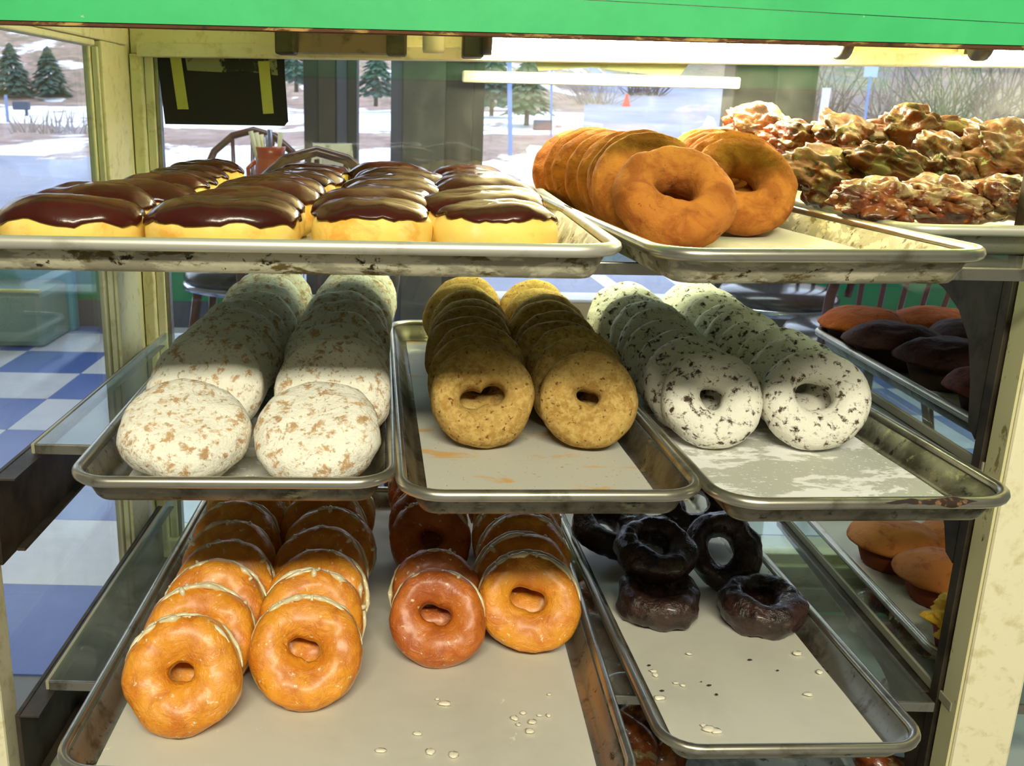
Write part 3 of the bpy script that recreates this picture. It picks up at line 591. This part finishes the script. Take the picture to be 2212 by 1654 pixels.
# crack in the sugared tray's rim
CRK = mat('rim_crack', '#2b1c12', .8, layers=[(90, '#7a5a38', .55, .62)])
V = []; F = []; NC = 30
for i in range(NC + 1):
    x = .005 + .075 * i / NC; w = 16 + 34 * max(0, noise.noise(Vector((x * 90, 3, 1)))) + 26 * math.exp(-((x - .058) / .012) ** 2); w *= min(1, i / 4, (NC - i) / 4) + .05; c0 = 150 + 14 * noise.noise(Vector((x * 60, 0, 0)))
    for k in range(5): a = R(c0 + w * (k / 4 - .5) * 2); V.append((x, -.655 / 2 + .00525 + .0053 * math.cos(a), .0238 + .0053 * math.sin(a)))
for i in range(NC):
    for k in range(4): F.append((i * 5 + k, i * 5 + k + 1, i * 5 + k + 6, i * 5 + k + 5))
tag(obj('rim_crack', mesh('rim_crack', V, F, CRK), tS), 'dark split in the rolled rim')
# ------------------------------------------------------------------ donuts
def donut_mesh(name, Ro, ri, T, m, seed, amp=.0022, sc=22, hole=None, crack=0, flat=.8, nt=72, npf=26):
    V = []; F = []; off = Vector((seed * 3.7, seed * 1.9, seed * 5.3))
    for i in range(nt):
        th = 2 * math.pi * i / nt; rh = ri * (hole(th) if hole else 1) ; c = (Ro + rh) / 2; a = (Ro - rh) / 2
        ro = 1 + .035 * noise.noise(Vector((math.cos(th), math.sin(th), seed * 2.1)))
        for k in range(npf):
            ph = 2 * math.pi * k / npf; cs, sn = math.cos(ph), math.sin(ph)
            rr = (c + a * math.copysign(abs(cs) ** .85, cs)); rr = rr * (ro if cs > 0 else 1); z = T / 2 * math.copysign(abs(sn) ** flat, sn)
            z *= 1 - .12 * max(0, -cs)
            p = Vector((rr * math.cos(th), rr * math.sin(th), z)); nrm = Vector((cs * math.cos(th), cs * math.sin(th), sn))
            d = amp * fbm(p * sc + off, 4)
            if crack and sn > 0 and abs(cs - .55 - .15 * noise.noise(Vector((math.cos(th) * 2, math.sin(th) * 2, seed)))) < .16: d -= crack
            V.append(p + nrm * d)
    for i in range(nt):
        for k in range(npf): F.append((i * npf + k, ((i + 1) % nt) * npf + k, ((i + 1) % nt) * npf + (k + 1) % npf, i * npf + (k + 1) % npf))
    return mesh(name, V, F, m)
def bun_mesh(name, Ro, T, m, seed):
    bm = bmesh.new(); bmesh.ops.create_uvsphere(bm, u_segments=64, v_segments=32, radius=1); off = Vector((seed * 3.1, seed, seed * 2.2))
    for q in bm.verts:
        x, y, z = q.co; r = math.hypot(x, y); s_ = (r ** .62) if r > 0 else 0; k = 1 + .05 * noise.noise(Vector((x, y, seed)) * 1.3)
        p = Vector((x / r * s_ if r else 0, y / r * s_ if r else 0, math.copysign(abs(z) ** .8, z))); n = p.normalized()
        p = Vector((p.x * Ro * k, p.y * Ro * k, p.z * T / 2)); q.co = p + n * (.0034 * fbm(p * 26 + off, 5))
    bm.verts.index_update(); V = [q.co.copy() for q in bm.verts]; F = [tuple(v.index for v in f.verts) for f in bm.faces]; bm.free()
    return mesh(name, V, F, m)
def orient(c, tilt, yaw=0, spin=0): return Matrix.Translation(c) @ Matrix.Rotation(yaw, 4, 'Z') @ Matrix.Rotation(R(90) - tilt, 4, 'X') @ Matrix.Rotation(spin, 4, 'Z')
heart = lambda t: 1 + .35 * math.sin(t) + .28 * math.cos(2 * t + .6) + .12 * math.sin(3 * t)
slit = lambda t: 1 + .55 * math.cos(2 * t - .5) - .2 * math.sin(t); egg = lambda t: 1 + .22 * math.sin(t - .4) + .12 * math.cos(2 * t); roundh = lambda t: 1 + .06 * math.sin(3 * t)
def stack(name, meshes, X0, X1, ys, floor_z, Ro, b, tilts, group, what, where, drip=None, yawj=.14, xj=.0045, yaws=None, cat='donut', noun='one'):
    n = len(ys); rnd = random.Random(hash(what + where) % 1000 if False else sum(map(ord, what + where)))
    for i, y in enumerate(ys):
        t = R((tilts[i] if isinstance(tilts, (list, tuple)) else tilts) + (rnd.uniform(-4, 4) if i else 0)); f = i / max(1, n - 1)
        z = floor_z + (Ro * .97 - b) * math.cos(t) + b; x = X0 + (X1 - X0) * f + rnd.uniform(-xj, xj)
        o = obj(name, meshes[0] if i == 0 else meshes[1 + (i - 1) % (len(meshes) - 1)], None, orient((x, y, z), t, (yaws[i] if yaws and i < len(yaws) else rnd.uniform(-yawj, yawj)), 0 if i == 0 else (rnd.uniform(-.6, .6) if drip else rnd.choice((0, math.pi, 1.2, 4.1)))))
        tag(o, '%s, %s the %s' % (what, nth(i, n, noun), where), cat, group)
        if drip: obj('glaze_drips', drip[i % len(drip)], o)['kind'] = 'stuff'
# glaze drips
def drip_mesh(seed, Ro, T):
    rnd = random.Random(seed); mb = MB()
    for z, k in ((-.10, 0), (.30, 1)):                      # irregular sugar rims along the upper edge
        a0, a1 = (.1, 3.0) if k == 0 else (rnd.uniform(.5, 1.0), rnd.uniform(1.9, 2.6)); pts = []; rad = []
        for i in range(40):
            a = a0 + (a1 - a0) * i / 39; n = noise.noise(Vector((a * 3.1, seed, k * 5))); m_ = noise.noise(Vector((a * 9, seed * 2, k)))
            rr = Ro * (.995 if k == 0 else .93); pts.append((rr * math.cos(a), rr * math.sin(a), (z + .18 * n) * T)); rad.append(max(.0008, (.0021 + .0014 * m_ + .0012 * n) * min(1, i / 5, (39 - i) / 5) + .0004))
        mb.tube(pts, rad, 8)
    for i in range(5):
        a = rnd.uniform(.6, 2.5); z = rnd.uniform(.1, .42) * T; rr = Ro * (1.0 - .28 * max(0, z / T)); s_ = rnd.uniform(.0016, .0030)
        mb.blob((rr * math.cos(a), rr * math.sin(a), z), (s_ * rnd.uniform(1, 2.6), s_, s_), 2, .25, 2, seed + i, Matrix.Rotation(a, 3, 'Z'))
    return mesh('glaze_drips', mb.v, mb.f, GLAZE)
lin = lambda a, b, n: [a + (b - a) * i / (n - 1) for i in range(n)]
# powdered jelly buns
jm = [bun_mesh('powdered_bun', .0555, .047, JELLY, s_) for s_ in (1, 2, 3, 4)]
fz2 = Z2 + .0045
stack('powdered_jelly_bun', jm, -.206, -.214, [.80] + lin(.895, 1.335, 8), fz2 + .004, .0555, .023, [63] + [38] * 8, 'powdered jelly buns', 'round sugar-powdered bun', 'left column of the jelly bun tray', cat='bun')
stack('powdered_jelly_bun', jm[::-1], -.090, -.098, [.80] + lin(.895, 1.335, 8), fz2 + .004, .0535, .023, [61] + [37] * 8, 'powdered jelly buns', 'round sugar-powdered bun', 'right column of the jelly bun tray', cat='bun')
# cinnamon
cm1 = [donut_mesh('cinnamon_donut', .0505, .0145, .037, CINN, 11, .002, 26, slit)] + [donut_mesh('cinnamon_donut', .0500, .013, .036, CINN, s_, .0026, 26, egg) for s_ in (12, 13, 14)]
cm2 = [donut_mesh('cinnamon_donut', .0480, .0085, .037, CINN, 15, .002, 26, heart)] + cm1[1:]
stack('cinnamon_donut', cm1, .059, .051, lin(.905, 1.31, 9), fz2, .0525, .018, 31, 'cinnamon sugar donuts', 'cinnamon-sugared ring donut', 'left column of the cinnamon tray', yaws=[.05])
stack('cinnamon_donut', cm2, .158, .151, lin(.905, 1.31, 9), fz2, .050, .018, 31, 'cinnamon sugar donuts', 'cinnamon-sugared ring donut', 'right column of the cinnamon tray', yaws=[-.05])
sm1 = [donut_mesh('sugared_donut', .0485, .0115, .038, SUGCH, 21, .002, 24, roundh)] + [donut_mesh('sugared_donut', .0490, .012, .037, SUGCH, s_, .0026, 26, egg, .0015) for s_ in (22, 23, 24)]
sm2 = [donut_mesh('sugared_donut', .0505, .0165, .038, SUGCH, 25, .002, 24, egg)] + sm1[1:]
stack('sugared_chocolate_donut', sm1, .279, .270, lin(.915, 1.315, 9), fz2, .0505, .019, 31, 'sugared chocolate donuts', 'powder-sugared chocolate ring donut', 'left column of the sugared tray', yaws=[-.02, 0, .05, 0, .05, 0, -.1, -.35, -.5])
stack('sugared_chocolate_donut', sm2, .380, .375, lin(.915, 1.315, 9), fz2, .0525, .019, 31, 'sugared chocolate donuts', 'powder-sugared chocolate ring donut', 'right column of the sugared tray', yaws=[-.05])
# old-fashioned
bm1 = [donut_mesh('old_fashioned_donut', .0545, .0165, .042, BROWN, 31, .0032, 34, egg)] + [donut_mesh('old_fashioned_donut', .0530, .015, .040, BROWN, s_, .003, 26, egg, .002) for s_ in (32, 33, 34)]
fz1 = Z1 + .0045
stack('old_fashioned_donut', bm1, .220, .188, [.89] + lin(.953, 1.235, 7), fz1, .0545, .021, [51] + [33] * 7, 'old-fashioned donuts', 'plain brown cake donut', 'left column of the old-fashioned tray', yaws=[.10, -.05, -.1, -.12, -.15, -.2, -.25, -.3])
stack('old_fashioned_donut', bm1[1:] + bm1[:1], .312, .342, lin(.985, 1.235, 6), fz1, .053, .020, [38] + [33] * 5, 'old-fashioned donuts', 'plain brown cake donut', 'right column of the old-fashioned tray', yaws=[.08])
# glazed yeast rings
gm = [donut_mesh('glazed_donut', .0550, r_, .038, GLAZED, 40 + k, .0042, 19, h_, 0, .62) for k, (r_, h_) in enumerate(((.0100, egg), (.0110, heart), (.011, egg), (.011, roundh)))]
gd = [donut_mesh('glazed_donut', .0505, r_, .038, GLAZEDB, 50 + k, .0038, 19, h_, 0, .62) for k, (r_, h_) in enumerate(((.0125, heart), (.014, egg), (.013, roundh)))]
g4 = [donut_mesh('glazed_donut', .0535, .0135, .037, GLAZED, 55, .0034, 19, heart, 0, .6)] + gm[1:]
dr = [drip_mesh(s_, .0555, .038) for s_ in (1, 2, 3, 4, 5)]; dr2 = [drip_mesh(s_, .0505, .038) for s_ in (6, 7, 8)]
fz3 = Z3 + .0045
stack('glazed_donut', gm, -.215, -.226, [.797, .862] + lin(.915, 1.345, 9), fz3, .0555, .019, [32, 34] + [34] * 9, 'glazed ring donuts', 'glazed yeast ring donut', 'leftmost column of the glazed tray', dr)
stack('glazed_donut', [gm[1], gm[0], gm[2], gm[3]], -.108, -.122, [.846, .90, .955] + lin(1.01, 1.345, 7), fz3, .0545, .019, [37, 33, 38] + [36] * 7, 'glazed ring donuts', 'glazed yeast ring donut', 'second column of the glazed tray', dr, .14, .005, [.12, .2, -.25])
stack('glazed_donut', gd, .016, .008, [.922, .975, 1.12, 1.17, 1.22, 1.27, 1.32], fz3, .0505, .019, [33, 36, 40, 36, 36, 36, 36], 'glazed ring donuts', 'browner glazed ring donut', 'third column of the glazed tray', dr2)
stack('glazed_donut', g4, .120, .122, [.950, 1.002, 1.055, 1.11, 1.16, 1.21, 1.26], fz3, .0545, .019, 27, 'glazed ring donuts', 'glazed yeast ring donut', 'rightmost column of the glazed tray', dr, .08)
# dark chocolate donuts
km = [donut_mesh('chocolate_donut', .047, .0165, .040, CHOCD, 60 + k, .006, 28, egg, .001) for k in range(3)]
def choc(px, py, z, tilt, yaw, k, label):
    p = at_z(px, py, z); o = obj('chocolate_donut', km[k], None, orient(p, R(tilt), yaw, k)); tag(o, label, 'donut', 'dark chocolate donuts')
zc = Z3 + .0045
choc(1421, 1293, zc + .022, 84, .1, 0, 'dark chocolate donut lying flat at the left of its tray, the front left one')
choc(1645, 1305, zc + .022, 84, .0, 1, 'dark chocolate donut lying flat at the front right of its tray')
choc(1563, 1185, zc + .045, 38, -.25, 2, 'dark chocolate donut standing on edge behind the two flat ones')
choc(1415, 1186, zc + .060, 72, .2, 1, 'dark chocolate donut tilted on top of the flat left one')
choc(1312, 1135, zc + .036, 70, .4, 2, 'dark chocolate donut against the left wall of the chocolate tray')
choc(1405, 1105, zc + .03, 60, .1, 0, 'dark chocolate donut behind the tilted one, half under the cinnamon tray')
choc(1500, 1090, zc + .046, 36, -.1, 0, 'rearmost dark chocolate donut, mostly hidden under the sugared tray')
# deck donuts
DECKG = glazed_mat('deck_glazed_crust', '#b9552a', '#8d3a20', '#c98a5a', .003)
dm = [donut_mesh('deck_donut', .050, .014, .038, DECKG, 70, .003, 20, egg), donut_mesh('deck_donut', .050, .014, .038, FRIT, 71, .004, 26, egg)]
DL = [(1302, 1318, 0, 'rear'), (1262, 1330, 0, 'rear left'), (1330, 1412, 0, 'second row'), (1268, 1400, 0, 'second row left'), (1352, 1530, 1, 'third row'), (1400, 1590, 1, 'front'), (1330, 1630, 1, 'front left'), (1215, 1480, 0, 'mid left'),
      (1905, 1325, 1, 'rear right bay side'), (2000, 1352, 1, 'beside the post'), (1985, 1530, 1, 'before the post'), (2040, 1560, 1, 'touching the post'), (1930, 1620, 1, 'nearest the post foot')]
for k, (px, py, w, pos) in enumerate(DL):
    p = at_z(px, py, Z4 + .04); t = R(58 + 6 * (k % 3))
    o = obj('deck_donut', dm[w], None, orient((p.x, p.y, Z4 + .006 + .019 + .031 * math.cos(t)), t, .4 * math.sin(k * 2.1), k))
    tag(o, ('glazed orange-brown donut' if w == 0 else 'dark glossy cruller') + ' down on the case deck, %s' % pos, 'donut', 'deck donuts')
# ------------------------------------------------------------------ eclairs
def eclair_meshes(seed, a=.0535, b=.036, c=.0245):
    nt, nv = 64, 22; off = Vector((seed * 2.3, seed * 4.1, seed))
    def pt(th, v, grow=0, flat=True):
        s_ = max(0, math.sin(math.pi * v)) ** .62; z = math.copysign(abs(math.cos(math.pi * v)) ** .8, math.cos(math.pi * v))
        cx, sy = math.cos(th), math.sin(th); x = (a + grow) * math.copysign(abs(cx) ** .92, cx) * s_; y = (b + grow) * math.copysign(abs(sy) ** .9, sy) * s_
        p = Vector((x, y, (c + grow) * z)); n = Vector((x / a, y / b, z)).normalized(); sq = -.0022 * math.exp(-((z + .12) / .10) ** 2)
        return p + n * (.0022 * fbm(p * 26 + off, 3) + sq * (0 if grow else 1))
    V = []; F = []
    for j in range(nv + 1):
        for i in range(nt): V.append(pt(2 * math.pi * i / nt, j / nv))
    for j in range(nv):
        for i in range(nt): F.append((j * nt + i, (j + 1) * nt + i, (j + 1) * nt + (i + 1) % nt, j * nt + (i + 1) % nt))
    V = [(p.x, p.y, max(p.z, -.021)) for p in V]; dough = mesh('dough', V, F, DOUGH)
    V = []; F = []; nj = 13
    for j in range(nj + 2):
        for i in range(nt):
            th = 2 * math.pi * i / nt; e = (.31 if seed in (3, 4) else .40) + .075 * noise.noise(Vector((math.cos(th) * 2.6, math.sin(th) * 2.6, seed * 1.7))) + .03 * noise.noise(Vector((math.cos(th) * 7, math.sin(th) * 7, seed)))
            if j <= nj - 2: v = e * j / (nj - 2); g = .0024
            elif j == nj - 1: v = e + .012; g = .0020
            elif j == nj: v = e + .016; g = .0006
            else: v = e + .004; g = -.001
            p = pt(th, v, g, False); wv = .0006 + .0014 * noise.noise(p * 34 + off) - .0022 * math.exp(-((p.y - .006 * math.sin(p.x * 50 + seed)) / .006) ** 2) * max(0, 1 - v * 2.2)
            V.append(p + Vector((0, 0, wv if j < nj - 2 else 0)))
    for j in range(nj + 1):
        for i in range(nt): F.append((j * nt + i, (j + 1) * nt + i, (j + 1) * nt + (i + 1) % nt, j * nt + (i + 1) % nt))
    return dough, mesh('chocolate_icing', V, F, CHOC)
em = [eclair_meshes(s_, a_, b_) for s_, a_, b_ in ((1, .0555, .037), (2, .0605, .036), (3, .0465, .037), (4, .048, .037), (5, .051, .035))]
cols = [-.268, -.152, -.0405, .0525]; rnd = random.Random(5); cn = ['first', 'second', 'third', 'fourth']
rw = lin(.748, 1.228, 7)
for r_, y in enumerate(rw):
    for c_, x in enumerate(cols):
        k = [0, 1, 2, 3][c_] if r_ == 0 else rnd.randrange(5); xx = x * (1.02) + (rnd.uniform(-.010, .010) if r_ else 0) + (.0 if r_ < 2 else .004)
        if k == 1 and r_: k = 4
        o = empty('chocolate_eclair', (xx, y + (rnd.uniform(-.004, .004) if r_ else (.004, -.002, .004, .004)[c_]), Z1 + .0045 + .0215), (rnd.uniform(-.07, .07) if r_ else (.04, -.05, 0, .0)[c_]) + (math.pi if rnd.random() < .5 and r_ else 0))
        o.scale = (1, 1, (1.0 if r_ == 0 else rnd.uniform(.94, 1.12)))
        tag(o, 'chocolate-iced eclair, %s row %s, %s from the left' % ('front' if r_ == 0 else 'rear' if r_ == 6 else ORD[r_], 'of its tray' if r_ in (0, 6) else 'from the front', cn[c_]), 'eclair', 'chocolate eclairs on the top tray')
        obj('dough', em[k][0], o); obj('chocolate_icing', em[k][1], o)
FLECK = mat('glaze_fleck', '#efe9d2', .4); CRUMBD = mat('dark_crumb', '#3a2418', .8)
def flecks(pts, z, m, r, label, seed):
    rnd = random.Random(seed); mb = MB(); c0 = at_z(*pts[0], z)
    for px, py in pts:
        p = at_z(px, py, z) - c0; k = r * rnd.uniform(.6, 1.4); mb.blob((p.x, p.y, k * .25), (k * rnd.uniform(.8, 1.8), k, k * .35), 2, .5, 2.5, seed + px)
    o = mb.build('spilled_flecks', m, None, True); o.location = (c0.x, c0.y, z); tag(o, label, 'flecks', None, 'stuff')
flecks([(1488, 1412), (1412, 1450), (1416, 1458), (1460, 1475), (1475, 1480), (1530, 1575), (1722, 1412), (1770, 1452), (1425, 1508), (1745, 1500), (1520, 1568), (1548, 1580)], Z3 + .0048, FLECK, .0032, 'white glaze flecks on the parchment before the dark chocolate donuts', 3)
flecks([(1402, 1437), (1620, 1425), (1532, 1480), (1515, 1472), (1430, 1492), (1548, 1500), (1680, 1448)], Z3 + .0048, CRUMBD, .0012, 'tiny dark crumbs on the parchment before the chocolate donuts', 5)
flecks([(1130, 1540), (1112, 1552), (1150, 1560), (1165, 1545), (1120, 1565), (1186, 1500), (822, 1622), (945, 1510), (960, 1520), (1145, 1580), (930, 1625), (980, 1632), (1185, 1545), (902, 1585)], Z3 + .0048, FLECK, .0034, 'white glaze flecks on the parchment before the glazed ring donuts', 7)
# ------------------------------------------------------------------ muffins
def muffin_meshes(seed, m, r=.055):
    V = []; F = []; nt = 48; nv = 16; off = Vector((seed, seed * 2, seed * 3))
    for j in range(nv + 1):
        v = j / nv
        for i in range(nt):
            th = 2 * math.pi * i / nt; e = 1 + .10 * noise.noise(Vector((math.cos(th) * 1.5, math.sin(th) * 1.5, seed)))
            if v < .85: rr = math.sin(v / .85 * math.pi / 2) ** .8; z = .034 * math.cos(v / .85 * math.pi / 2) ** 1.2
            else: rr = 1 - (v - .85) / .15 * .30; z = -.007 * math.sin((v - .85) / .15 * math.pi / 2)
            p = Vector((r * e * rr * math.cos(th), r * e * rr * math.sin(th), z + .042)); V.append(p + Vector((0, 0, 1)) * .005 * fbm(p * 28 + off, 4) * (1 if v < .85 else .3))
    for j in range(nv):
        for i in range(nt): F.append((j * nt + i, (j + 1) * nt + i, (j + 1) * nt + (i + 1) % nt, j * nt + (i + 1) % nt))
    top = mesh('muffin_top', V, F, m)
    V = []; F = []
    for j, (rr, z) in enumerate(((.6, 0), (.62, .001), (.70, .02), (.78, .040))):
        for i in range(nt): k = 1 + (.02 if i % 2 else -.02); V.append((r * rr * k * math.cos(2 * math.pi * i / nt), r * rr * k * math.sin(2 * math.pi * i / nt), z))
    for j in range(3):
        for i in range(nt): F.append((j * nt + i, j * nt + (i + 1) % nt, (j + 1) * nt + (i + 1) % nt, (j + 1) * nt + i))
    F += [tuple(range(nt))[::-1], tuple(3 * nt + i for i in range(nt))]
    return top, mesh('muffin_base', V, F, CUP if m is not CORN else mat('corn_muffin_side', '#8a3f1c', .8))
mm = {'o': muffin_meshes(1, MUFO, .060), 'd': muffin_meshes(2, MUFD, .062), 'r': muffin_meshes(3, MUFR, .058), 'c': muffin_meshes(4, CORN, .058)}
def muffin(px, py, zt, k, rz, label, group, fz):
    p = at_z(px, py, zt); o = empty('muffin', (p.x + .016, p.y - .01, fz), rz, label, 'muffin', group); o.scale = (1, 1, .74)
    obj('muffin_top', mm[k][0], o); obj('muffin_base', mm[k][1], o); return o
ft = Z2 + .0045
for px, py, k, lb in ((1838, 655, 'o', 'orange-brown bran muffin at the rear left of the muffin tray'), (1993, 654, 'o', 'orange-brown bran muffin in the rear row, second from the left'), (2150, 656, 'o', 'orange-brown bran muffin in the rear row nearest the post'),
                      (1905, 688, 'd', 'dark chocolate muffin second from the rear on the left side'), (2085, 682, 'd', 'dark chocolate muffin beside the rear bran muffins, near the post'), (2024, 722, 'd', 'large dark chocolate muffin in the middle of the muffin tray'),
                      (2195, 722, 'd', 'dark chocolate muffin half hidden by the post'), (2140, 785, 'r', 'reddish-brown muffin nearest the front, cut off by the post')):
    muffin(px, py, ft + .060, k, px, lb, 'muffins in the right bay', ft)
ft3 = Z3 + .0045
for px, py, lb in ((1905, 1120, 'flat-topped corn muffin at the rear left of its tray'), (2055, 1118, 'flat-topped corn muffin at the rear beside the post'), (2012, 1190, 'large corn muffin in the middle, nearest the post'), ):
    muffin(px, py, ft3 + .058, 'c', px, lb, 'corn muffins in the right bay', ft3)
p = at_z(2085, 1375, ft3 + .03); o = empty('broken_muffin', (p.x + .015, p.y, ft3), 0, 'broken corn muffin showing bright yellow crumb, by the post', 'muffin', 'corn muffins in the right bay')
obj('muffin_base', mm['c'][1], o); MB().blob((0, 0, .045), (.046, .046, .026), 4, .45, 3.2, 5).build('crumb', CRUMB, o, True)
# ------------------------------------------------------------------ fritters
def fritter_meshes(seed, rx, ry, rz_):
    bm = bmesh.new(); bmesh.ops.create_icosphere(bm, subdivisions=5, radius=1); off = Vector((seed * 5.1, seed * 2.7, seed * 1.3))
    for q in bm.verts:
        p = q.co.copy(); n = p.normalized(); w = p + .25 * Vector((noise.noise(p * 2 + off), noise.noise(p * 2 - off), noise.noise(p * 2.3))); k = .93 + .30 * noise.noise(p * 1.3 + off) + .42 * (.45 - noise.voronoi(w * 1.7 + off)[0][0]) + .26 * (.35 - noise.voronoi(w * 3.4 - off)[0][0]) + .05 * noise.noise(p * 9 + off)
        q.co = Vector((p.x * rx, p.y * ry, p.z * rz_)) * k
    bm.normal_update(); bm.verts.index_update(); V = [q.co.copy() for q in bm.verts]; N = [q.normal.copy() for q in bm.verts]; F = [tuple(v.index for v in f.verts) for f in bm.faces]; bm.free()
    base = mesh('apple_fritter', V, F, FRIT)
    return base
fm = [fritter_meshes(s_, .060, .048, .027) for s_ in (1, 2, 3, 4, 5)]
def fritter(px, py, Y, k, rz, tilt, label, s_=1):
    p = at_y(px, py, Y); z = max(p.z, Z1 + .006 + .027 * s_)
    o = obj('apple_fritter', fm[k]); o.location = (p.x, Y, z); o.rotation_euler = (tilt, .15 * math.sin(rz * 3), rz); o.scale = (s_, s_, s_); tag(o, label, 'fritter', 'apple fritters on the top right tray')
FR = [(1905, 438, .94, 0, .2, .05, 'flat glazed apple fritter at the front left of its pile', .86), (2035, 434, .95, 1, .3, .05, 'flat glazed apple fritter in the front row, second from the left', .86), (2165, 432, .95, 2, .6, 0, 'flat glazed apple fritter in the front row at the right edge', .88),
      (1785, 385, 1.06, 3, .4, .5, 'dark shadowed apple fritter beside the old-fashioned donuts, lower', 1.0), (1905, 370, 1.07, 4, 2.1, .6, 'dark apple fritter behind the front left one', 1.05), (2050, 362, 1.08, 0, 1.1, .6, 'dark apple fritter behind the front row, middle', 1.05), (2190, 345, 1.07, 1, .3, .7, 'apple fritter behind the front row at the right edge', 1.1),
      (1835, 310, 1.15, 2, .9, .5, 'tall glaze-streaked apple fritter on top of the pile, left', 1.1), (1975, 312, 1.16, 3, 2.3, .9, 'upright glaze-streaked apple fritter on top of the pile, middle', 1.05), (2130, 318, 1.17, 4, .5, .6, 'glaze-streaked apple fritter on top of the pile, right', 1.05),
      (1735, 318, 1.20, 0, 2.0, .4, 'pale glazed apple fritter left of the tall one', .95), (1645, 285, 1.28, 1, .2, .7, 'pale apple fritter highest at the rear left, beside the window column', .95), (2070, 310, 1.28, 2, .7, .4, 'pale apple fritter at the rear, middle', 1.0), (2220, 318, 1.28, 3, .7, .4, 'pale apple fritter at the rear right', 1.0), (1900, 318, 1.28, 4, .7, .4, 'pale apple fritter hidden behind the tall one', 1.0),
      (1700, 330, 1.29, 3, 1.4, .2, 'pale apple fritter low at the rear left', .95)]
for a in FR: fritter(*a)
